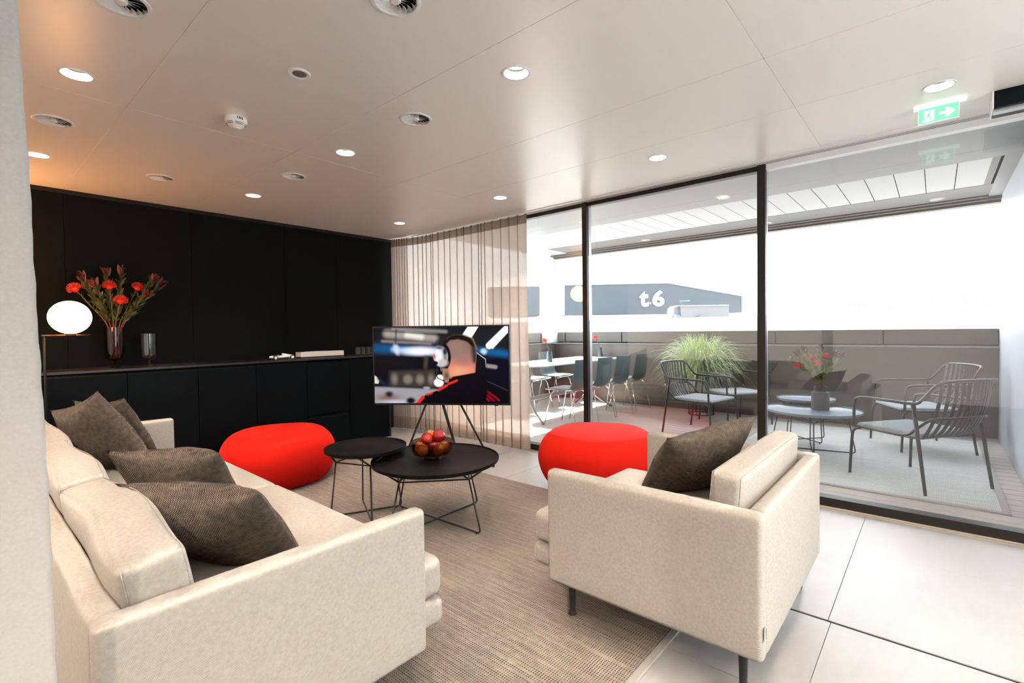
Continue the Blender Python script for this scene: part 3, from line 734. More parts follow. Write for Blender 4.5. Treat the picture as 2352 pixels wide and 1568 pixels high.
# ------------------------------------------------------------------ sofa and armchair
BL = mat('leg_black', (.012, .012, .012), .35)
def seating(name, label, cat, W, nseat, loc, rz, tagside=True):
    t = thing(name, label, cat, loc, rz); H = W/2; z0, z1 = .16, .645
    for s in (-1, 1):
        bm = rbox(nb(), (s*(H-.03), 0, (z0+z1)/2), (.03, .43, (z1-z0)/2), .02, (.004, .0, .004), n=10); obj('arm', bm, BEIGE, t, True)
    bm = rbox(nb(), (0, -.40, (z0+z1)/2), (H-.052, .03, (z1-z0)/2), .02, (0, .004, .003), n=12); obj('back_panel', bm, BEIGE, t, True)
    bm = rbox(nb(), (0, .085, .225), (H-.062, .475, .05), .03, (0, .010, .004), n=10); obj('base', bm, BEIGE, t, True)
    iw = (W-.13)/nseat
    nb_ = {1: 1, 3: 3}[nseat]
    cw = W-.118; tl = 9 if nseat == 3 else 4; dm = 1 if nseat == 3 else .12
    iw = cw/nseat
    seats = 2 if nseat == 3 else 1
    for i in range(seats):
        c = -cw/2+cw/seats*(i+.5)
        bm = rbox(nb(), (c, .105, .352), (cw/seats/2-.003, .450, .072), .035, (.0, .014, .016), n=14)
        obj('seat_cushion', bm, BEIGE, t, True)
    for i in range(nseat):
        c = -cw/2+iw*(i+.5)
        M = Matrix.Rotation(math.radians(tl), 3, 'X'); hyc = .066 if nseat == 3 else .054; cyc = -.278 if nseat == 3 else -.288
        def dent(p, sd=i):
            return Vector((p.x, p.y+dm*.012*math.sin(p.x*7+sd), p.z-dm*.010*(math.sin(p.x*5+sd*2)+1)*(p.z > 0)))
        bm = rbox(nb(), (c, cyc, .582), (iw/2-.002, hyc, .166), .024, (.004, .026 if dm == 1 else .012, .010 if dm == 1 else .003), M=M, n=14, dent=dent)
        for sy in (-1, 1):     # raised seam
            q = []
            hx, hy, hz = iw/2-.009, hyc-.006, .159
            for a in range(41):
                u = a/10
                if u <= 1: x, z = -hx+2*hx*u, hz
                elif u <= 2: x, z = hx, hz-2*hz*(u-1)
                elif u <= 3: x, z = hx-2*hx*(u-2), -hz
                else: x, z = -hx, -hz+2*hz*(u-3)
                bx = (1-abs(x/hx)**2.2)*(.009 if dm == 1 else .002)
                p = Vector((x, sy*hy, z+math.copysign(bx, z)*(abs(z) > hz*.98))); p = dent(p); p = M @ p + Vector((c, cyc, .582)); q.append(p)
            tube(bm, q, .0016, 5)
        obj('back_cushion', bm, BEIGE, t, True)
    for sx in (-1, 1):
        for sy in (-1, 1):
            bm = lathe(nb(), [(0, 0), (.017, 0), (.019, .008), (.015, .018), (.0125, .03), (.017, .176), (0, .176)], 24, c=(sx*(H-(.075 if nseat == 1 else .24)), sy*.35, 0)); obj('leg', bm, BL, t, 40)
    return t
SOFA = seating('sofa', 'long cream fabric sofa with dark pillows at the left', 'sofa', 2.86, 3, (-2.72, .605, RZ*.0+.0095), 0)
ARMC = seating('armchair', 'cream fabric armchair with slim black legs seen from behind at right', 'armchair', 1.03, 1, (-.842, 2.193, .0), PI/2)
bm = B(-.009, .009, -.0015, .0015, -.022, .022, .0005)
tg = obj('brand_tag', bm, mat('tag_grey', (.62, .68, .62), .7), ARMC, loc=(-.498, -.4335, .262))
bm = textmesh('muuto', .014, .0003, .0004); bmesh.ops.rotate(bm, verts=bm.verts, cent=(0, 0, 0), matrix=Matrix.Rotation(PI/2, 3, 'X') @ Matrix.Rotation(PI/2, 3, 'Z'))
obj('lettering', bm, BLACK, tg, loc=(0, -.0019, 0))
# pillows: pose solved from their corners
def throw(label, loc, rot, s, th, seed):
    o = obj('throw_pillow', pillow(nb(), s, th, seed), DARKCLOTH, None, True, loc, tuple(math.radians(a) for a in rot))
    return tag(o, label, 'pillow', 'dark brown woven pillows')
throw('nearest dark woven pillow on the sofa, beside the near arm', (-1.90, .605, .577), (40, 2, 36), .49, .20, 1)
throw('dark woven pillow on the sofa just behind the nearest one', (-2.66, .70, .560), (40, 4, 43), .48, .20, 2)
throw('large dark pillow at the far end of the sofa, in front of another', (-3.74, .575, .650), (23.6, -16.5, 20.2), .51, .17, 3)
throw('dark pillow against the far sofa arm, behind the large one', (-4.00, .69, .66), (26.7, -3.8, 28), .43, .13, 4)
throw('dark woven pillow standing on the armchair', (-.875, 2.35, .610), (39.5, -6, 57.6), .50, .19, 5)
# ------------------------------------------------------------------ poufs
def pouf(label, loc, rz, W, H):
    bm = nb(); NA = 300
    side = catmull([(.70, 0, .0), (.80, 0, .05), (.90, 0, .17), (.965, 0, .32), (.998, 0, .48), (.995, 0, .62), (.955, 0, .76), (.885, 0, .875), (.80, 0, .955)], 4)
    topp = catmull([(.795, 0, .957), (.70, 0, .975), (.5, 0, .992), (.25, 0, 1.0), (.0, 0, 1.002)], 4)
    prof = [(0, 0), (.4, 0)]+[(p.x, max(0, p.z)) for p in side]+[(max(0, p.x), p.z) for p in topp]; rings = []
    for q_, (r, z) in enumerate(prof):
        if r < 1e-4: rings.append([bm.verts.new((0, 0, z*H))]); continue
        ring = []
        for i in range(NA):
            a = 2*PI*i/NA; d = i % (NA//10)
            pent = .972+.028*math.cos(5*a)
            seam = -.0026 if (d == 0 and .02 < z < .95) else 0
            R_ = W/2*r*pent+seam
            ring.append(bm.verts.new((R_*math.cos(a), R_*math.sin(a), z*H)))
        rings.append(ring)
    for a, b in zip(rings, rings[1:]):
        for i in range(NA):
            j = (i+1) % NA
            if len(a) == 1: bm.faces.new((a[0], b[i], b[j]))
            elif len(b) == 1: bm.faces.new((a[i], a[j], b[0]))
            else: bm.faces.new((a[i], a[j], b[j], b[i]))
    o = obj('pouf', bm, RED, None, 26, loc, (0, 0, rz))
    return tag(o, label, 'pouf', 'red five-sided felt poufs')
pouf('red felt pouf at left, in front of the dark cabinets', (-4.17, 1.80, .0095), math.radians(-27), .90, .44)
pouf('red felt pouf at right, between the window and the armchair', (-2.03, 3.39, .0), math.radians(10), .985, .452)
# ------------------------------------------------------------------ coffee tables
def tray_table(name, label, loc, rz, R, H, top, feet, group, slot=.02):
    t = thing(name, label, 'coffee table', loc, rz, group)
    obj('tray_top', lathe(nb(), [(0, H), (R-.012, H), (R-.005, H+.004), (R-.002, H+.016), (R, H+.016), (R-.001, H-.002), (R-.014, H-.010), (0, H-.010)], 72), top, t, 35)
    r = .0055; f = feet; zt = H-.012; zj = H-.075; kk = R*.78
    for i in (0, 1):      # two crossing floor hoops
        a = i*PI/2; c, s = math.cos(a), math.sin(a)
        P = roundc([(kk*.93*c, kk*.93*s, zj), (f*c, f*s, r+.0055), (-f*c, -f*s, r+.0055), (-kk*.93*c, -kk*.93*s, zj)], .03, 6)
        P = [Vector(p)+Vector((0, 0, i*.0)) for p in P]
        obj('hoop_leg', tube(nb(), P, r, 10), BLACK, t, True)
    bm = nb()
    for i in range(4):
        a = i*PI/2; c, s = math.cos(a), math.sin(a); J = Vector((kk*.93*c, kk*.93*s, zj))
        for da in (-.3, .3):
            tube(bm, [J, (R*.90*math.cos(a+da), R*.90*math.sin(a+da), zt)], r, 8)
        a2 = a+PI/2; tube(bm, [J, (kk*.93*math.cos(a2), kk*.93*math.sin(a2), zj)], r*.8, 8)
    obj('upper_frame', bm, BLACK, t, True)
    for i in range(4):
        a = i*PI/2; obj('foot', cyl(nb(), ((f-.035)*math.cos(a), (f-.035)*math.sin(a), 0), .006, .008, seg=12), BLACK, t)
    return t
GI = 'black indoor tray coffee tables'; GO = 'blue grey outdoor tray coffee tables'
tray_table('coffee_table', 'larger low black round coffee table carrying the apple bowl', (-2.465, 2.065, RZ), math.radians(2), .412, .40, TRAY, .39, GI)
tray_table('side_table', 'smaller taller black round table overlapping the larger one', (-2.95, 1.855, RZ), math.radians(-25), .272, .445, TRAY, .235, GI)
tray_table('coffee_table', 'larger round blue grey outdoor table under the grey flower vase', (-.925, 5.60, RZ+.002), math.radians(12), .418, .40, TABTOP, .36, GO)
tray_table('side_table', 'smaller round blue grey outdoor table behind the grey vase', (-1.067, 6.10, RZ+.002), math.radians(50), .278, .445, TABTOP, .23, GO)
# fruit bowl
tz = RZ+.400; bc = Vector((-2.60, 2.045, tz))
BX = atd(993, 1052, 1)  # direction only
dbow = (BX-CAM); k = (tz-CAM.z)/dbow.z; bc = CAM+dbow*k
t = thing('fruit_bowl', 'smoked glass footed bowl full of apples on the black table', 'bowl', bc)
obj('bowl_body', lathe(nb(), [(.133, .118), (.135, .118), (.135, .058), (.122, .036), (.085, .025), (.055, .022), (0, .022), (0, .028), (.06, .029), (.112, .04), (.130, .06), (.133, .118)], 64), AMBER, t, 40)
obj('bowl_foot', lathe(nb(), [(.055, .022), (.058, .001), (.062, .0), (.0, .0)], 48), SMOKE, t, 40)
def applemat(name, ca, cb, bias):
    m, t, p = nodemat(name); tc = t.nodes.new('ShaderNodeTexCoord'); n = t.nodes.new('ShaderNodeTexNoise'); n.inputs['Scale'].default_value = 9; n.inputs['Detail'].default_value = 3
    t.links.new(tc.outputs['Object'], n.inputs['Vector']); sp = t.nodes.new('ShaderNodeSeparateXYZ'); t.links.new(tc.outputs['Object'], sp.inputs[0])
    f = mth(t, 'ADD', mth(t, 'MULTIPLY_ADD', n.outputs['Fac'], 4.0, -2.0+bias), mth(t, 'MULTIPLY', sp.outputs[0], 22))
    f = mth(t, 'MINIMUM', mth(t, 'MAXIMUM', f, 0), 1); mx = t.nodes.new('ShaderNodeMix'); mx.data_type = 'RGBA'
    mx.inputs['A'].default_value = (*ca, 1); mx.inputs['B'].default_value = (*cb, 1); t.links.new(f, mx.inputs['Factor']); t.links.new(mx.outputs['Result'], p.inputs['Base Color'])
    p.inputs['Roughness'].default_value = .22; p.inputs['Coat Weight'].default_value = .4; return m
AP = [applemat('apple_red', (.30, .006, .012), (.60, .07, .015), -.35), applemat('apple_mixed', (.36, .02, .01), (.80, .28, .04), .5), applemat('apple_gold', (.62, .13, .02), (.85, .45, .09), .8)]
ap = [((-.052, -.052, .066), 1, 'apple at the front centre of the bowl behind the glass', (0, 0, 0)), ((.052, -.062, .066), 1, 'apple at the front right of the bowl behind the glass', (.3, 0, 1)), ((-.082, .028, .066), 2, 'golden apple at the left side of the bowl', (.2, .4, 2)),
      ((.0, .07, .066), 2, 'golden apple at the back of the bowl, lower layer', (.2, 0, 3)), ((.075, .04, .066), 2, 'yellow topped apple at the right rear of the bowl', (.1, -.3, 4)), ((.005, .0, .085), 0, 'red apple in the middle, mostly hidden under the top ones', (0, 0, 1)),
      ((-.03, -.02, .135), 0, 'dark red apple on top at the left', (-.5, -.2, .5)), ((.048, .0, .148), 0, 'largest red apple on top at the right', (-.4, .9, 2.5)), ((-.01, .055, .140), 2, 'orange yellow apple on top at the back', (.4, 0, 3))]
prof = [(0, .024), (.006, .028), (.016, .034), (.027, .033), (.035, .022), (.038, .004), (.036, -.014), (.028, -.030), (.016, -.036), (.006, -.034), (0, -.030)]
vr = Vector((rr.x, rr.y, 0)).normalized(); vf = Vector((fw.x, fw.y, 0)).normalized()
for (a, b, z), mi, lb, ro in ap:
    o_ = bc+vr*a+vf*b+Vector((0, 0, z)); sc_ = 1.06 if 'largest' in lb else .98
    t = thing('apple', lb, 'apple', o_, group='apples in the glass bowl', rot=ro); t.scale = (sc_,)*3
    obj('flesh', lathe(nb(), prof, 32), AP[mi], t, True); obj('stalk', tube(nb(), [(0, 0, .022), (.002, 0, .034), (.005, .001, .041)], .0013, 6), STEM, t, True)
# ------------------------------------------------------------------ television
TL = Vector((-3.813, 2.488, 0)); TR = Vector((-2.796, 3.192, 0)); tdir = (TR-TL).normalized(); TW = 1.237; tc_ = (TL+TR)/2
tb = CAM+ray(1013, 930.5)*4.31; TZ = tb.z; TH = .703
t = thing('television', 'large flat television on a black tripod stand showing a man from behind', 'television', (tc_.x, tc_.y, 0), math.atan2(tdir.y, tdir.x))
obj('casing', B(-TW/2, TW/2, -.008, .030, TZ, TZ+TH, .003), mat('tv_black', (.008, .008, .008), .3), t)
obj('sensor_nub', B(TW/2-.14, TW/2-.11, -.009, .01, TZ-.006, TZ+.002), BLACK, t)
# screen picture: colour attribute painted on a dense grid
NXs, NYs = 448, 252
X, Y = np.meshgrid((np.arange(NXs)+.5)/NXs*1.765, (np.arange(NYs)+.5)/NYs)     # x 0..1.765, y down 0..1
im = np.zeros((NYs, NXs, 3)); im[:] = (.006, .010, .020)
def sst(e, w): return np.clip(.5-e/w, 0, 1)**2*(3-2*np.clip(.5-e/w, 0, 1))
def blend(mask, col, a=1.0):
    global im
    im = im*(1-mask[..., None]*a)+np.array(col)*mask[..., None]*a
def ell(cx, cy, rx, ry, blur, ang=0):
    c, s = math.cos(ang), math.sin(ang); u = (X-cx)*c+(Y-cy)*s; v = -(X-cx)*s+(Y-cy)*c
    return sst((np.sqrt((u/rx)**2+(v/ry)**2)-1)*min(rx, ry), blur)
def seg(x0, y0, x1, y1, wd, blur):
    dx, dy = x1-x0, y1-y0; q = np.clip(((X-x0)*dx+(Y-y0)*dy)/(dx*dx+dy*dy), 0, 1); d = np.hypot(X-x0-q*dx, Y-y0-q*dy); return sst(d-wd, blur)
def poly(pts, blur):
    d = np.full(X.shape, 1e9); ins = np.zeros(X.shape, bool); n = len(pts)
    for i in range(n):
        x0, y0 = pts[i]; x1, y1 = pts[(i+1) % n]; dx, dy = x1-x0, y1-y0
        q = np.clip(((X-x0)*dx+(Y-y0)*dy)/(dx*dx+dy*dy+1e-12), 0, 1); d = np.minimum(d, np.hypot(X-x0-q*dx, Y-y0-q*dy))
        if y0 != y1: ins ^= ((y0 > Y) != (y1 > Y)) & (X < (x1-x0)*(Y-y0)/(y1-y0)+x0)
    return sst(np.where(ins, -d, d), blur)
# picture coordinates from the photo crop (crop px -> 0..1.765)
def c_(x, y):
    u = (x-112)/(2185-112); yt = 150+(128-150)*u; yb = 1345+(1325-1345)*u; return (u*1.765, (y-yt)/(yb-yt))
def P_(*a): return [c_(*q) for q in a]
def E_(x, y, rx, ry, bl, ang=0): u, v = c_(x, y); return ell(u, v, rx/1190, ry/1190, bl, ang)
def S_(x0, y0, x1, y1, w_, bl): a = c_(x0, y0); b = c_(x1, y1); return seg(*a, *b, w_/1190, bl)
blend(poly(P_((150, 150), (2180, 130), (2180, 620), (112, 620)), .2), (.020, .022, .025))
blend(S_(330, 240, 1050, 310, 60, .09), (.42, .36, .33)); blend(S_(640, 260, 860, 290, 40, .07), (.9, .85, .8)); blend(S_(420, 165, 1240, 210, 22, .05), (.30, .28, .29))
blend(S_(250, 360, 1000, 400, 14, .05), (.35, .28, .26)); blend(S_(112, 185, 1300, 270, 8, .03), (.01, .01, .012), .8)
blend(S_(120, 470, 1250, 520, 62, .11), (.012, .09, .26)); blend(S_(420, 490, 1060, 520, 34, .07), (.30, .55, .9)); blend(E_(840, 520, 250, 62, .08), (1.0, 1.0, 1.1))
blend(E_(470, 490, 42, 80, .05, -.3), (.72, .74, .82)); blend(S_(470, 180, 455, 400, 8, .04), (.02, .02, .03))
blend(S_(1730, 500, 2180, 560, 45, .09), (.012, .13, .36)); blend(E_(1815, 520, 45, 42, .05), (.55, .78, .95))
blend(poly(P_((112, 600), (1000, 600), (1000, 830), (112, 830)), .06), (.006, .008, .014)); blend(S_(930, 620, 920, 760, 26, .06), (.08, .07, .05))
blend(poly(P_((350, 830), (1100, 800), (1080, 1100), (340, 1080)), .07), (.055, .045, .04))
for x, w_ in ((430, 45), (640, 70), (830, 60), (1000, 40)): blend(E_(x, 960, w_, 70, .07), (.24, .20, .17))
blend(poly(P_((112, 905), (150, 930), (190, 990), (170, 1035), (112, 1030)), .02), (.75, .78, .62)); blend(S_(180, 960, 330, 1110, 22, .05), (.02, .035, .05))
blend(poly(P_((100, 1085), (1150, 1120), (1150, 1400), (100, 1400)), .04), (.36, .35, .38)); blend(E_(930, 1095, 45, 20, .02), (.55, .55, .6)); blend(E_(930, 1092, 26, 10, .02), (.2, .19, .2))
blend(E_(320, 1260, 170, 60, .09), (.26, .15, .14)); blend(E_(340, 1200, 60, 45, .05), (.03, .025, .03)); blend(E_(430, 1320, 160, 25, .06), (.6, .6, .7)); blend(E_(680, 1300, 70, 50, .04), (.01, .012, .02))
blend(E_(1140, 935, 55, 48, .025), (.95, .97, .95)); blend(E_(1120, 1010, 75, 66, .025), (.95, .98, .95))
blend(poly(P_((1500, 250), (1580, 130), (1745, 125), (1630, 310)), .015), (1.1, 1.15, 1.25)); blend(S_(1900, 430, 2170, 165, 52, .02), (1.1, 1.15, 1.25)); blend(poly(P_((1860, 420), (2185, 110), (2185, 220), (1950, 480)), .02), (1.1, 1.15, 1.25))
blend(S_(1850, 740, 1990, 760, 28, .03), (.35, .30, .28))
# right earcup, head, neck
blend(E_(1770, 690, 85, 150, .02, -.25), (.012, .014, .018)); blend(S_(1710, 540, 1840, 640, 5, .01), (.7, .75, .85)); blend(S_(1840, 640, 1848, 760, 5, .01), (.45, .48, .55))
head = poly(P_((1215, 420), (1230, 350), (1290, 290), (1380, 262), (1480, 258), (1580, 290), (1650, 350), (1690, 440), (1705, 560), (1690, 700), (1680, 860), (1500, 920), (1300, 950), (1260, 800), (1300, 640), (1270, 500)), .02)
blend(head, (.30, .17, .14))
blend(poly(P_((1290, 640), (1690, 640), (1690, 880), (1430, 930), (1240, 960), (1260, 800)), .09)*head, (.80, .27, .17)); blend(E_(1430, 830, 130, 70, .1)*head, (.95, .42, .24), .8)
blend(E_(1500, 640, 190, 90, .12)*head, (.40, .20, .17)); blend(E_(1400, 470, 130, 110, .1)*head, (.33, .20, .17)); blend(S_(1660, 420, 1680, 660, 40, .07)*head, (.05, .04, .04))
blend(poly(P_((1200, 400), (1230, 340), (1300, 280), (1400, 255), (1500, 258), (1600, 300), (1670, 370), (1700, 460), (1640, 440), (1560, 370), (1430, 330), (1300, 350), (1230, 430)), .03), (.018, .013, .012))
blend(S_(1500, 262, 1640, 310, 6, .012), (.45, .32, .2)); blend(S_(1650, 320, 1710, 480, 12, .02), (.22, .15, .09))
blend(S_(1190, 440, 1235, 340, 9, .01), (.01, .01, .01)); blend(S_(1075, 400, 1100, 352, 4, .008), (.02, .02, .02)); blend(S_(1100, 352, 1200, 362, 4, .008), (.02, .02, .02))
blend(poly(P_((1170, 780), (1260, 790), (1290, 900), (1270, 1000), (1220, 1010), (1190, 920)), .02), (.40, .22, .16)); blend(E_(1240, 900, 26, 50, .04), (.14, .07, .05))
# left earcup
blend(E_(1225, 590, 88, 190, .012, -.08), (.012, .012, .014))
blend(E_(1160, 600, 110, 160, .015, -.06), (.42, .42, .45)); blend(E_(1120, 590, 65, 125, .05, -.06), (.95, .95, .97)); blend(S_(1215, 500, 1235, 700, 16, .03), (.22, .22, .25)); blend(E_(1180, 700, 80, 55, .05), (.62, .56, .56))
blend(E_(1058, 600, 20, 38, .015), (.9, .12, .06)); blend(E_(1225, 520, 30, 50, .02), (.04, .04, .045)); blend(E_(1140, 460, 60, 26, .03), (.14, .14, .16))
blend(E_(1065, 705, 48, 34, .012), (.012, .012, .014)); blend(S_(1065, 740, 1070, 870, 7, .008), (.012, .012, .014)); blend(S_(1070, 870, 1110, 940, 6, .008), (.012, .012, .014)); blend(S_(1110, 940, 1200, 985, 6, .008), (.012, .012, .014)); blend(S_(1150, 760, 1160, 830, 5, .008), (.3, .3, .33))
# jacket
jk = poly(P_((760, 1340), (900, 1210), (1100, 1130), (1260, 1030), (1290, 960), (1340, 915), (1680, 850), (1840, 870), (1900, 980), (2060, 1060), (2190, 1130), (2190, 1345)), .014)
blend(jk, (.008, .010, .014)); blend(S_(1870, 985, 2170, 1125, 6, .015), (.06, .06, .075))
for a in ((1270, 1030, 1400, 975, 17), (1110, 1130, 1240, 1055, 19), (930, 1200, 1010, 1175, 15), (790, 1335, 870, 1240, 26)): blend(S_(*a, .014), (.85, .035, .03))
for a in ((1875, 1150, 2035, 1275), (1868, 1205, 1955, 1282), (1855, 1255, 1885, 1285)): blend(S_(*a, 15, .02), (.32, .012, .03))
bm = nb(); sw, sh = TW-.026, TH-.030
me = bpy.data.meshes.new('screen')
vx = np.linspace(-sw/2, sw/2, NXs+1); vz = np.linspace(TZ+.017+sh, TZ+.017, NYs+1)
GX, GZ = np.meshgrid(vx, vz); co = np.stack([GX, np.full(GX.shape, -.0086), GZ], -1).reshape(-1, 3)
idx = np.arange((NXs+1)*(NYs+1)).reshape(NYs+1, NXs+1)
fc = np.stack([idx[:-1, :-1], idx[1:, :-1], idx[1:, 1:], idx[:-1, 1:]], -1).reshape(-1, 4)
me.from_pydata(co.tolist(), [], fc.tolist())
ca = me.color_attributes.new('picture', 'FLOAT_COLOR', 'CORNER')
arr = np.ones((len(fc), 4, 4), np.float32); arr[..., :3] = np.clip(im*1.03-.012, 0, 1.3).reshape(-1, 1, 3); ca.data.foreach_set('color', arr.ravel())
m, tt, p = nodemat('screen_picture'); at = tt.nodes.new('ShaderNodeAttribute'); at.attribute_name = 'picture'
p.inputs['Base Color'].default_value = (.003, .003, .003, 1); p.inputs['Roughness'].default_value = .3; p.inputs['Specular IOR Level'].default_value = .12; tt.links.new(at.outputs['Color'], p.inputs['Emission Color']); p.inputs['Emission Strength'].default_value = .56
me.materials.append(m); so2 = bpy.data.objects.new('screen', me); COL.objects.link(so2); so2.parent = t; so2['label'] = 'lit screen with a man in headset and dark jacket seen from behind'
bm.free()
obj('mount', B(-.15, .15, .03, .055, TZ+.03, TZ+.35, .004), BLACK, t)
for a, b, r in (((-.125, .04, TZ+.06), (-.431, .177, .012), .0095), ((.135, .04, TZ+.06), (.431, .177, .012), .0095), ((-.025, .05, TZ+.1), (.03, .50, .012), .0135)):
    l_ = obj('tripod_leg', tube(nb(), [a, b], r, 12), BLACK, t, True); obj('foot_cap', cyl(nb(), (b[0], b[1], 0), .014, .022, seg=16), BLACK, l_)
# ------------------------------------------------------------------ curtains
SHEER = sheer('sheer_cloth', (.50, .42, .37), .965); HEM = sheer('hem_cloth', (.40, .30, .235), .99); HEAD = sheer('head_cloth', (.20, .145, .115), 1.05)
def curtain():
    x0, x1 = XL+.04, -3.135
    rn = random.Random(5); lf = lambda x: -.10*max(0, min(1, (-4.75-x)/.45))**1.5; path = [(x1, 3.862)]; x = x1; k = 0
    while x > x0+.05:
        wd = (.112 if x > -4.55 else .085 if x > -5.0 else .04)*rn.uniform(.85, 1.12); k += 1
        if k in (6, 7, 15): wd *= .45
        wd = min(wd, x-x0); n_ = 8
        for q in range(1, n_+1):
            f = q/n_; path.append((x-wd*f, 3.862-.010*f**1.5+.006*math.sin(f*PI)))
        path.append((x-wd+.001, 3.848)); path.append((x-wd+.004, 3.854)); path.append((x-wd+.002, 3.862)); x -= wd-.001
    def part(name, za, zb, m, par, zf=None, n=6):
        bm = nb(); rows = []
        for i, (x, y) in enumerate(path):
            col = []
            for k in range(n+1):
                f = k/n; z = za+(zb-za)*f
                if zf and k == n: z += zf(i)
                lo = max(0, 1.7-z)/1.7
                yy = 3.85+lf(x)+(y-3.85)*(1+.5*lo)+.008*lo*math.sin(x*17); xx = x+.006*lo*math.sin(x*31+z*1.5)
                if x > x1-.02: xx = x+.012*lo
                col.append(bm.verts.new((xx, yy, z)))
            rows.append(col)
        for a, b in zip(rows, rows[1:]):
            for k in range(n): bm.faces.new((a[k], b[k], b[k+1], a[k+1]))
        return obj(name, bm, m, par, 40)
    t = thing('sheer_curtain', 'pale sheer floor length curtain drawn over the left window pane', 'curtain', (0, 0, 0))
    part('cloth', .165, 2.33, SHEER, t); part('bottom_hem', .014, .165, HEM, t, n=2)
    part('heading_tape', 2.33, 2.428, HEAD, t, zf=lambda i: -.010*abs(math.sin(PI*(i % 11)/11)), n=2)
    bm = nb(); 
    for k in range(20): cyl(bm, (x1-.03-k*.112, 3.845, 2.415), .004, .02, seg=8)
    obj('gliders', bm, WHITE, t)
    tag(obj('curtain_rail', B(XL+.02, XR-2.2, 3.835, 3.855, 2.432, 2.4399), WHITE), 'thin white curtain rail along the ceiling edge', 'rail')
curtain()
LINEN = weave('linen_white', (.44, .42, .395), (.56, .545, .52), .0022, .45, .95, 0, .6)
EDGE = [(0, .111), (.632, .1091), (.843, .1083), (.998, .1074), (1.122, .105), (1.2516, .1018), (1.35, .100), (1.44, .0986), (1.507, .0988), (1.676, .0936), (1.82, .0901), (2.43, .080)]
ez, ey = [a for a, b in EDGE], [b for a, b in EDGE]
bm = nb(); rows = []; N = 90
for i in range(N+1):
    u = i/N; col = []
    for k in range(121):
        z = .015+2.41*k/120
        x = -1.18+.012*math.sin(u*26)*u+.004*math.sin(z*9+u*5)*u
        y = float(np.interp(z, ez, ey))+(.0006*math.sin(z*90)+.0005*math.sin(z*53))*(1-u)-.85*u
        col.append(bm.verts.new((x, y, z)))
    rows.append(col)
for a, b in zip(rows, rows[1:]):
    for k in range(120): bm.faces.new((a[k], b[k], b[k+1], a[k+1]))
o = obj('linen_curtain', bm, LINEN, None, True); md = o.modifiers.new('th', 'SOLIDIFY'); md.thickness = .004
tag(o, 'thick pale linen curtain hanging at the left edge, closest to the camera', 'curtain')
# ------------------------------------------------------------------ terrace lounge chairs (local: faces +Y)
def lounge():
    t = thing('lounge_chair', 'x', 'chair', (0, 0, 0), 0, 'slatted metal lounge chairs on the terrace')
    W = .305; r = .0115
    # arms + top rail: one continuous tube
    def side(s):
        return [(s*W, .285, .40), (s*(W+.004), .285, .45), (s*(W+.006), .275, .60), (s*(W+.004), .225, .645), (s*W, .0, .652), (s*W, -.20, .655), (s*(W-.005), -.26, .69), (s*(W-.03), -.335, .795), (s*(W-.075), -.375, .830)]
    L = catmull(side(-1), 6); Rr = catmull(side(1), 6)
    top = catmull([L[-1], (-.12, -.395, .835), (0, -.40, .836), (.12, -.395, .835), Rr[-1]], 5)
    obj('arm_and_top_rail', tube(nb(), L+top[1:-1]+Rr[::-1], r, 10), CHM, t, True)
    # seat hoop + lower back rail
    q = [(-W+.01, .285, .405), (-W+.012, .15, .40), (-W+.012, -.12, .405), (-W+.02, -.20, .46), (-W+.05, -.29, .545), (-.16, -.345, .56), (0, -.36, .562), (.16, -.345, .56), (W-.05, -.29, .545), (W-.02, -.20, .46), (W-.012, -.12, .405), (W-.012, .15, .40), (W-.01, .285, .405)]
    obj('seat_frame', tube(nb(), catmull(q, 6), r*.9, 10), CHM, t, True)
    obj('front_rail', tube(nb(), [(-W+.01, .285, .40), (W-.01, .285, .40)], r*.9, 10), CHM, t, True)
    for s in (-1, 1):
        obj('front_leg', tube(nb(), catmull([(s*(W-.01), .24, .395), (s*(W), .285, .37), (s*(W+.006), .30, .30), (s*(W+.012), .315, .0)], 6), .0125, 10, r2=.0105), CHM, t, True)
        obj('rear_leg', tube(nb(), [(s*(W), -.20, .652), (s*(W+.004), -.24, .40), (s*(W+.010), -.30, .0)], .0155, 10, r2=.0105), CHM, t, True)
    for k in range(11):
        f = -1+2*k/10; x = f*.235; bend = .055*f*f
        P = catmull([(x*1.0, -.398+bend*.9, .832), (x*.98, -.385+bend, .70), (x*.98, -.352+bend, .56), (x*.96, -.285+bend*.8, .44), (x*.94, -.20, .388), (x*.94, -.05, .375), (x*.96, .12, .380), (x, .285, .398)], 4)
        obj('slat', tube(nb(), P, .01, 4, flat=(.0035, .0175), up=(0, 0, 1)), CHM, t)
    bm = rbox(nb(), (0, .045, .412), (.265, .25, .014), .012, (0, 0, .010), n=10); obj('seat_pad', bm, GREYPAD, t, True)
    return t
def face(fx, fy): return math.atan2(-fx, fy)
LC = [((-.10, 5.03, RZ), face(-.80, .60), 'lounge chair nearest the glass on the right, in front of the other chair'), ((-.108, 6.46, RZ), face(-.89, -.455), 'lounge chair at right rear, behind the nearest one by the parapet'),
      ((-2.13, 5.86, .0), face(.985, -.17), 'lounge chair left of the middle mullion, nearer one by the planter'), ((-2.0, 6.74, .0), face(.80, -.60), 'lounge chair with slatted back directly before the tall grass planter')]
l0 = lounge()
for i, (lc, rz, lb) in enumerate(LC):
    if i == 0: l0.location = lc; l0.rotation_euler = (0, 0, rz); l0['label'] = lb
    else: dup(l0, lc, rz, lb)
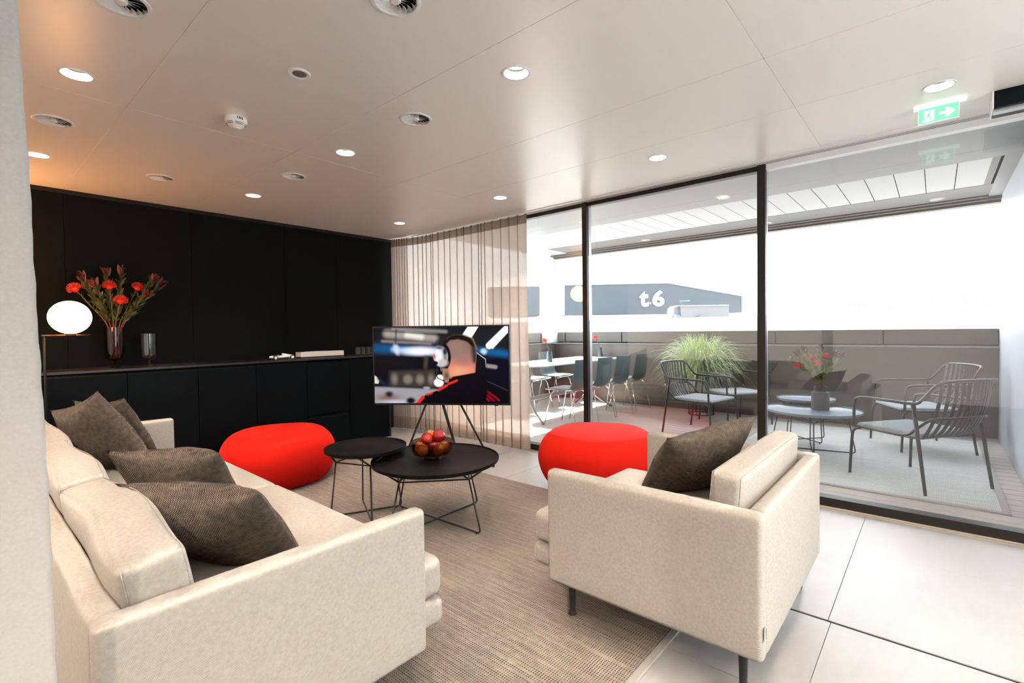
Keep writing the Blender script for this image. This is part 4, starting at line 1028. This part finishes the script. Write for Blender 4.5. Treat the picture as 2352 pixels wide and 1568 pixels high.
# grey vase with flowers on the outdoor table
gz = RZ+.002+.400; d = ray(1884, 940); k = (gz-CAM.z)/d.z; gv = CAM+d*k
CONC = mat('concrete', (.085, .085, .09), .8, noise=(40, .12, .1))
t = thing('vase', 'grey concrete vase with a narrower neck on the outdoor table', 'vase', gv)
obj('body', lathe(nb(), [(0, 0), (.077, 0), (.079, .006), (.079, .168), (.074, .176), (.056, .180), (.054, .235), (.048, .235), (.048, .19), (0, .185)], 48), CONC, t, 40)
G2 = 'flowers in the grey vase on the terrace'
PROT2 = PROT
def hv(px, py, off=0): 
    dep = (gv-CAM).dot(fw)+off; return CAM+ray(px, py)*dep
for i, (p_, of, lb) in enumerate([((1867, 826), -.02, 'red pincushion flower left of centre in the grey vase'), ((1898, 823), .0, 'red pincushion flower right of centre in the grey vase'), ((1877, 838), -.08, 'lowest red pincushion flower in the grey vase'), ((1836, 843), .0, 'leftmost red pincushion flower in the grey vase')]):
    tp = hv(*p_, of); a = i*1.5; pincushion(gv+Vector((.02*math.cos(a), .02*math.sin(a), .20)), gv+Vector((.02*math.cos(a), .02*math.sin(a), .24)), tp, lb, G2, .039, 20+i)
for i, (p_, of, lb) in enumerate([((1836, 815), .0, 'maroon leafy branch at the left of the grey vase'), ((1850, 806), .05, 'maroon leafy branch at the upper left of the grey vase'), ((1884, 803), .0, 'tallest maroon leafy branch in the middle of the grey vase'), ((1915, 815), -.02, 'olive leafy branch at the upper right of the grey vase'),
        ((1931, 820), .03, 'outermost leafy branch at the right of the grey vase'), ((1904, 838), -.06, 'dark leafy branch in front at the right of the grey vase'), ((1824, 828), .03, 'outermost maroon branch at the left of the grey vase')]):
    tp = hv(*p_, of); a = i*.9; leucadendron(gv+Vector((.03*math.cos(a), .03*math.sin(a), .20)), gv+Vector((.03*math.cos(a), .03*math.sin(a), .24)), tp, lb, G2, 30+i, LEAFG, LEAFM, 1.0, .052)
# ------------------------------------------------------------------ dining table and chairs
t = thing('dining_table', 'long pale blue grey terrace dining table with trestle legs', 'table', (-4.24, 6.00, 0), math.radians(1.5))
bm = nb(); ol = [(-.40, -.98), (-.26, -1.14), (.26, -1.14), (.43, -.98), (.43, 1.14), (.36, 1.2), (-.34, 1.2), (-.40, 1.12)]
a = [bm.verts.new((x, y, .765)) for x, y in ol]; b = [bm.verts.new((x, y, .778)) for x, y in ol]; bm.faces.new(a[::-1]); bm.faces.new(b)
for i in range(8): bm.faces.new((a[i], a[(i+1) % 8], b[(i+1) % 8], b[i]))
obj('table_top', bm, mat('dining_top', (.45, .50, .54), .35), t)
LEGM = mat('table_leg_grey', (.14, .15, .16), .45, .2)
for s in (-1, 1):
    y = s*.80
    o = obj('leg', tube(nb(), [(0, y, .30), (0, y, .765)], .03, 16), LEGM, t, True)
    for sx in (-1, 1):
        l_ = obj('leg_fork', tube(nb(), catmull([(0, y, .42), (sx*.02, y+s*.01, .30), (sx*.12, y+s*.05, .16), (sx*.34, y+s*.14, .01)], 6), .026, 8, r2=.014), LEGM, t, True)
    obj('top_bracket', B(-.36, .36, y-.02, y+.02, .748, .765), LEGM, t)
obj('stretcher', B(-.012, .012, -.80, .80, .27, .325, .004), LEGM, t)
def dchair():
    t = thing('dining_chair', 'x', 'chair', (0, 0, 0), 0, 'grey shell dining chairs at the terrace table')
    prof = [(.215, .462), (.20, .470), (.10, .468), (0, .462), (-.10, .460), (-.155, .474), (-.19, .52), (-.21, .60), (-.225, .70), (-.24, .80), (-.243, .862)]
    P = catmull([(0, a, b) for a, b in prof], 4); bm = nb(); top = []; bot = []
    for i, p in enumerate(P):
        f = i/(len(P)-1); hw = .215 if f < .45 else .215-.03*(f-.45)/.55
        if f > .45: hw -= .0
        hw *= 1-.12*max(0, (.08-f)/.08)
        ra, rb = [], []
        tdir_ = (P[min(i+1, len(P)-1)]-P[max(i-1, 0)]).normalized(); nrm = Vector((0, -tdir_.z, tdir_.y))
        if nrm.z < 0 and f < .5: nrm = -nrm
        nn = Vector((0, tdir_.z, -tdir_.y)); nn = nn if (nn.z > 0 or nn.y > 0) else -nn
        for k in range(13):
            u = -1+k/6; c = .035*u*u if f > .35 else .018*u*u
            q = Vector((u*hw, p.y, p.z))+nn*c
            ra.append(bm.verts.new(q)); rb.append(bm.verts.new(q-nn*.009))
        top.append(ra); bot.append(rb)
    for i in range(len(P)-1):
        for k in range(12):
            bm.faces.new((top[i][k], top[i][k+1], top[i+1][k+1], top[i+1][k])); bm.faces.new((bot[i][k], bot[i+1][k], bot[i+1][k+1], bot[i][k+1]))
        for k in (0, 12): bm.faces.new((top[i][k], top[i+1][k], bot[i+1][k], bot[i][k]))
    for i in (0, -1):
        for k in range(12): bm.faces.new((top[i][k], top[i][k+1], bot[i][k+1], bot[i][k]))
    obj('shell', bm, SHELL, t, 50)
    obj('seat_pad', rbox(nb(), (0, .02, .482), (.19, .17, .012), .010, (0, 0, .006), n=8), GREYPAD, t, True)
    for sx in (-1, 1):
        for sy in (-1, 1): obj('leg', tube(nb(), [(sx*.15, sy*.13, .452), (sx*.20, sy*.15, .40), (sx*.225, sy*.235, .004)], .0075, 8), CHROME, t, True)
    obj('under_frame', tube(tube(nb(), [(-.15, .13, .45), (.15, .13, .45)], .008, 8), [(-.15, -.13, .45), (.15, -.13, .45)], .008, 8), CHROME, t, True)
    return t
DC = [((-3.62, 5.28, 0), PI/2+.08, 'dining chair nearest the window, back toward us left of the mullion'), ((-3.62, 5.87, 0), PI/2, 'dining chair just right of the left mullion, second along the near side'),
      ((-3.60, 6.36, 0), PI/2-.05, 'third dining chair along the near side of the table'), ((-3.60, 6.93, 0), PI/2-.02, 'farthest dining chair on the near side, toward the planter'),
      ((-4.86, 5.35, 0), -PI/2, 'dining chair across the table, nearest the window and behind the curtain edge'), ((-4.86, 6.08, 0), -PI/2, 'dining chair across the table behind the first black flower vase'),
      ((-4.86, 6.72, 0), -PI/2, 'dining chair across the table, farthest from the window')]
c0 = dchair()
for i, (lc, rz, lb) in enumerate(DC):
    if i == 0: c0.location = lc; c0.rotation_euler = (0, 0, rz); c0['label'] = lb
    else: dup(c0, lc, rz, lb)
BV = mat('vase_blueblack', (.03, .045, .055), .5)
for i, ((px, py), (hx, hy), lb) in enumerate([((1262, 831), (1253, 785), 'near the curtain edge'), ((1378, 819), (1369, 777), 'beside the left mullion')]):
    d = ray(px, py); k = (.778-CAM.z)/d.z; vp = CAM+d*k; vp.z = .778
    t = thing('bud_vase', 'small blue black tapered vase on the dining table '+lb, 'vase', vp, group='small vases on the dining table')
    obj('body', lathe(nb(), [(0, 0), (.040, 0), (.044, .006), (.044, .02), (.030, .158), (.024, .158), (.034, .03), (0, .03)], 36), BV, t, 40)
    tp = CAM+ray(hx, hy)*((vp-CAM).dot(fw)); b0 = vp+Vector((0, 0, .06))
    pincushion(b0, vp+Vector((0, 0, .16)), tp, 'single red flower in the small table vase '+lb, 'single flowers on the dining table', .042, 50+i)
# ------------------------------------------------------------------ planter with tall grass
pc = Vector((-2.55, 7.08, 0)); rnd = random.Random(7)
t = thing('grass_planter', 'round planter of arching green grass on a black wire ring stand', 'planter', pc)
obj('pot', lathe(nb(), [(0, .33), (.19, .33), (.21, .36), (.225, .52), (.215, .52), (.20, .48), (0, .48)], 48), mat('pot_taupe', (.36, .31, .27), .6), t, 40)
bm = nb(); tube(bm, [(.175*math.cos(2*PI*i/40), .175*math.sin(2*PI*i/40), .010) for i in range(40)], .007, 8, closed=True)
tube(bm, [(.20*math.cos(2*PI*i/40), .20*math.sin(2*PI*i/40), .335) for i in range(40)], .006, 8, closed=True)
for i in range(8): a = 2*PI*i/8; tube(bm, [(.175*math.cos(a), .175*math.sin(a), .01), (.20*math.cos(a), .20*math.sin(a), .34)], .006, 6)
obj('wire_stand', bm, BLACK, t, True)
m, tt, p = nodemat('grass_blade'); tc = tt.nodes.new('ShaderNodeTexCoord'); sp = tt.nodes.new('ShaderNodeSeparateXYZ'); tt.links.new(tc.outputs['Object'], sp.inputs[0])
n1 = tt.nodes.new('ShaderNodeTexNoise'); n1.inputs['Scale'].default_value = 14; tt.links.new(tc.outputs['Object'], n1.inputs['Vector'])
mx = tt.nodes.new('ShaderNodeMix'); mx.data_type = 'RGBA'; mx.inputs['A'].default_value = (.26, .40, .13, 1); mx.inputs['B'].default_value = (.66, .74, .40, 1)
tt.links.new(n1.outputs['Fac'], mx.inputs['Factor']); tt.links.new(mx.outputs['Result'], p.inputs['Base Color']); p.inputs['Roughness'].default_value = .5
p.inputs['Transmission Weight'].default_value = 0
bm = nb()
for i in range(2000):
    a = rnd.uniform(0, 2*PI); rb = .19*math.sqrt(rnd.random()); base = Vector((rb*math.cos(a), rb*math.sin(a), .47))
    a2 = a+rnd.uniform(-.7, .7); q_ = rnd.random()
    reach = rnd.uniform(.08, .62)*(1 if q_ > .15 else .5); Hh = rnd.uniform(.20, .72)*(1.05-.45*reach); droop = rnd.uniform(.05, .62)*reach*1.6
    dv = Vector((math.cos(a2), math.sin(a2), 0)); s = Vector((-dv.y, dv.x, 0)); s = (s+Vector((0, 0, rnd.uniform(-.5, .5)))).normalized()
    tw = rnd.uniform(-.08, .08); rows = []
    for k in range(8):
        f = k/7; c = base+dv*reach*(f**1.25)+Vector((0, 0, Hh*math.sin(min(1, f*1.25)*PI/2)-droop*max(0, f-.45)**1.6*1.9))+s*tw*f*f
        if c.y+pc.y > PY-.03: c.y = PY-.03-pc.y-.0+.0
        if c.z > 0: w_ = .0032*(1-f**2.2)+.0004; rows.append((bm.verts.new(c-s*w_), bm.verts.new(c+s*w_)))
    for A_, B_ in zip(rows, rows[1:]): bm.faces.new((A_[0], A_[1], B_[1], B_[0]))
g_ = obj('grass', bm, m, t); g_['kind'] = 'stuff'
# ------------------------------------------------------------------ beyond the terrace
VEILB = mat('facade_blue', (.022, .031, .043), .7, noise=(.6, .12, 0)); VEILD = mat('facade_dark', (.05, .07, .095), .7)
def plate(name, pxs, dep, thick, m, label=None, cat=None, par=None):
    """solid volume whose front outline stands at a given distance, extruded away"""
    a = [atd(x, y, dep) for x, y in pxs]; hd_ = Vector((fw.x, fw.y, 0)).normalized()*thick; bm = nb()
    A_ = [bm.verts.new(v) for v in a]; B_ = [bm.verts.new(v+hd_) for v in a]; n = len(a)
    bm.faces.new(A_); bm.faces.new(B_[::-1])
    for i in range(n): bm.faces.new((A_[i], B_[i], B_[(i+1) % n], A_[(i+1) % n]))
    return bm
DEP = 58.0
t = thing('building', 'dark blue grey hall across the quay with the white sign t.6', 'building', (0, 0, 0))
obj('facade', plate('f', [(1297, 723.5), (1705, 717), (1705, 680), (1533, 650), (1297, 655)], DEP, 10, VEILB), VEILB, t)
obj('corner_trim', plate('f', [(1702, 717), (1706, 717), (1706, 679.5), (1702, 679)], DEP-.05, .05, VEILD), VEILD, t)
obj('roof_edge', plate('f', [(1533, 651), (1705, 681), (1705, 679.6), (1533, 649.6), (1297, 654.4), (1297, 656)], DEP-.06, .06, VEILD), VEILD, t)
obj('lower_wall', plate('f', [(1300, 744.5), (1700, 744.5), (1700, 717), (1300, 723)], DEP+2, 7, PALEPANEL), PALEPANEL, t)
SGN = mat('sign_lit', (.95, .95, .95), .6, emit=(1, 1, 1), es=.6); sc_ = DEP/FPX; bm = nb()
Mt = Matrix.Rotation(PI/2, 3, 'X')
for ch, xa, xb, ya, yb, bd in (('t', 1469, 1489.5, 668.5, 704, .035), ('6', 1499, 1525.5, 667, 703.5, .03), ('.', 1491.8, 1495.3, 694.5, 698, 0)):
    b2 = textmesh(ch, 1.0, .01, bd); q = [v.co for v in b2.verts]; x0 = min(v.x for v in q); x1 = max(v.x for v in q); y0 = min(v.y for v in q); y1 = max(v.y for v in q)
    for v in b2.verts:
        c3 = Vector((((v.co.x-x0)/(x1-x0)*(xb-xa)+xa-1497)*sc_, -((1-(v.co.y-y0)/(y1-y0))*(yb-ya)+ya-685.5)*sc_, v.co.z*8)); v.co = Mt @ c3
    m3 = bpy.data.meshes.new('x'); b2.to_mesh(m3); b2.free(); bm.from_mesh(m3); bpy.data.meshes.remove(m3)
obj('sign_lettering', bm, SGN, t, loc=tuple(atd(1497, 685.5, DEP-.12)), rot=(0, 0, YAW))
tag(obj('building', plate('f', [(1120, 727), (1240, 724), (1240, 657), (1120, 659)], DEP+1, 9, VEILB), VEILB), 'dark blue grey block behind the curtain edge, left of the corner post', 'building')
# wagon
WG = mat('wagon_grey', (.06, .064, .075), .5); WGL = mat('wagon_light', (.12, .13, .15), .5)
t = thing('wagon', 'small grey box wagon with wheels and a roof arm in front of the dark hall', 'wagon', (0, 0, 0))
def cp(x, y): return 1280+x*450/2352, 630+y*450/2352
obj('body', plate('f', [cp(1490, 540), cp(2060, 510), cp(2060, 365), cp(1480, 385)], 44, 2.2, WG), WG, t)
obj('cab_end', plate('f', [cp(1395, 465), cp(1500, 520), cp(1490, 385), cp(1450, 380), cp(1400, 400)], 44.3, 1.8, WG), VEILD, t)
obj('roof_strip', plate('f', [cp(1450, 384), cp(2062, 376), cp(2062, 362), cp(1450, 372)], 43.9, 2.3, WGL), WGL, t)
obj('chassis', plate('f', [cp(1520, 545), cp(2020, 540), cp(2020, 520), cp(1500, 530)], 44.2, 1.6, WGL), WGL, t)
def disc(x, y, rpx, dep, th):
    c = atd(*cp(x, y), dep); M = Matrix.Rotation(YAW, 4, 'Z') @ Matrix.Rotation(PI/2, 4, 'X'); return cyl(nb(), c, rpx*450/2352*dep/FPX, th, M=M, seg=24)
obj('wheel', disc(1715, 545, 52, 43.9, .3), VEILD, t, 30); obj('wheel', disc(1440, 540, 50, 44.1, .3), VEILD, t, 30)
a_ = [atd(*cp(*q), 43.9) for q in ((1510, 372), (1468, 322), (1592, 318))]; obj('roof_arm', tube(nb(), a_, .045, 6), VEILD, t)
obj('coupling', plate('f', [cp(1365, 520), cp(1395, 520), cp(1400, 485), cp(1385, 485)], 44.1, .5, WG), WG, t)
# quay the hall and wagon stand on
c = atd(1500, 748, 50); bm = B(-95, 40, 14, 110, -8, 0); q_ = obj('quay', bm, mat('quay_pale', (.22, .215, .21), .8)); q_.rotation_euler = (0, 0, 0)
q_.location = (0, 0, atd(*cp(1715, 598), 44).z-.0); tag(q_, 'pale sunlit quay beyond the terrace parapet', 'quay')
# pale town on the hillside
PB = [mat('town_wall', (.55, .545, .53), .8), mat('town_wall_warm', (.56, .53, .50), .8)]; PW = mat('town_window', (.07, .075, .09), .5)
TB = [(1930, 1995, 690, 5, 4, 'pale apartment block low on the hillside, left in the right window pane'), (2000, 2060, 700, 6, 4, 'pale apartment block in the middle of the hillside town'), (2065, 2128, 705, 5, 4, 'low pale apartment block with dark windows near the parapet'),
      (2140, 2180, 680, 3, 6, 'pale narrow tower with six rows of windows'), (2190, 2225, 672, 3, 5, 'pale block just right of the narrow tower'), (2228, 2286, 676, 5, 5, 'rightmost pale block beside the terrace side wall')]
for i, (xa, xb, yt, nw, nf, lb) in enumerate(TB):
    dp = 170+i*9; t = thing('town_building', lb, 'building', (0, 0, 0), group='pale town buildings on the hillside')
    obj('walls', plate('f', [(xa, 775), (xb, 775), (xb, yt), (xa, yt)], dp, 14, PB[i % 2]), PB[i % 2], t)
    bm = nb(); ww = (xb-xa)/nw
    for a in range(nw):
        for b in range(nf):
            wx = xa+ww*(a+.30); wy = yt+6+b*(752-yt-6)/nf
            vs = [bm.verts.new(atd(x, y, dp-.1)) for x, y in ((wx, wy+3.2), (wx+ww*.35, wy+3.2), (wx+ww*.35, wy), (wx, wy))]; bm.faces.new(vs)
    r_ = bmesh.ops.extrude_face_region(bm, geom=bm.faces[:])
    hd_ = Vector((fw.x, fw.y, 0)).normalized()*.3
    for v in [g for g in r_['geom'] if isinstance(g, bmesh.types.BMVert)]: v.co += hd_
    obj('windows', bm, PW, t)
bm = nb(); rnd = random.Random(3); rows = []
for i in range(41):
    px = 1100+i*40; col = []
    for k in range(9):
        dp = 230+k*60; hgt = (0, .0, 12, 34, 58, 84, 108, 126, 135)[k]*(.72+.28*math.sin(px*.004+1)+.05*rnd.uniform(-1, 1))
        v = atd(px, 748, dp); col.append(bm.verts.new((v.x, v.y, -4+hgt)))
    rows.append(col)
for a, b in zip(rows, rows[1:]):
    for k in range(8): bm.faces.new((a[k], a[k+1], b[k+1], b[k]))
HM = mat('hill_haze', (.28, .29, .30), .9, noise=(.02, .08, 0))
tag(obj('hillside', bm, HM, None, True), 'pale hazy hillside rising behind the town', 'hill')
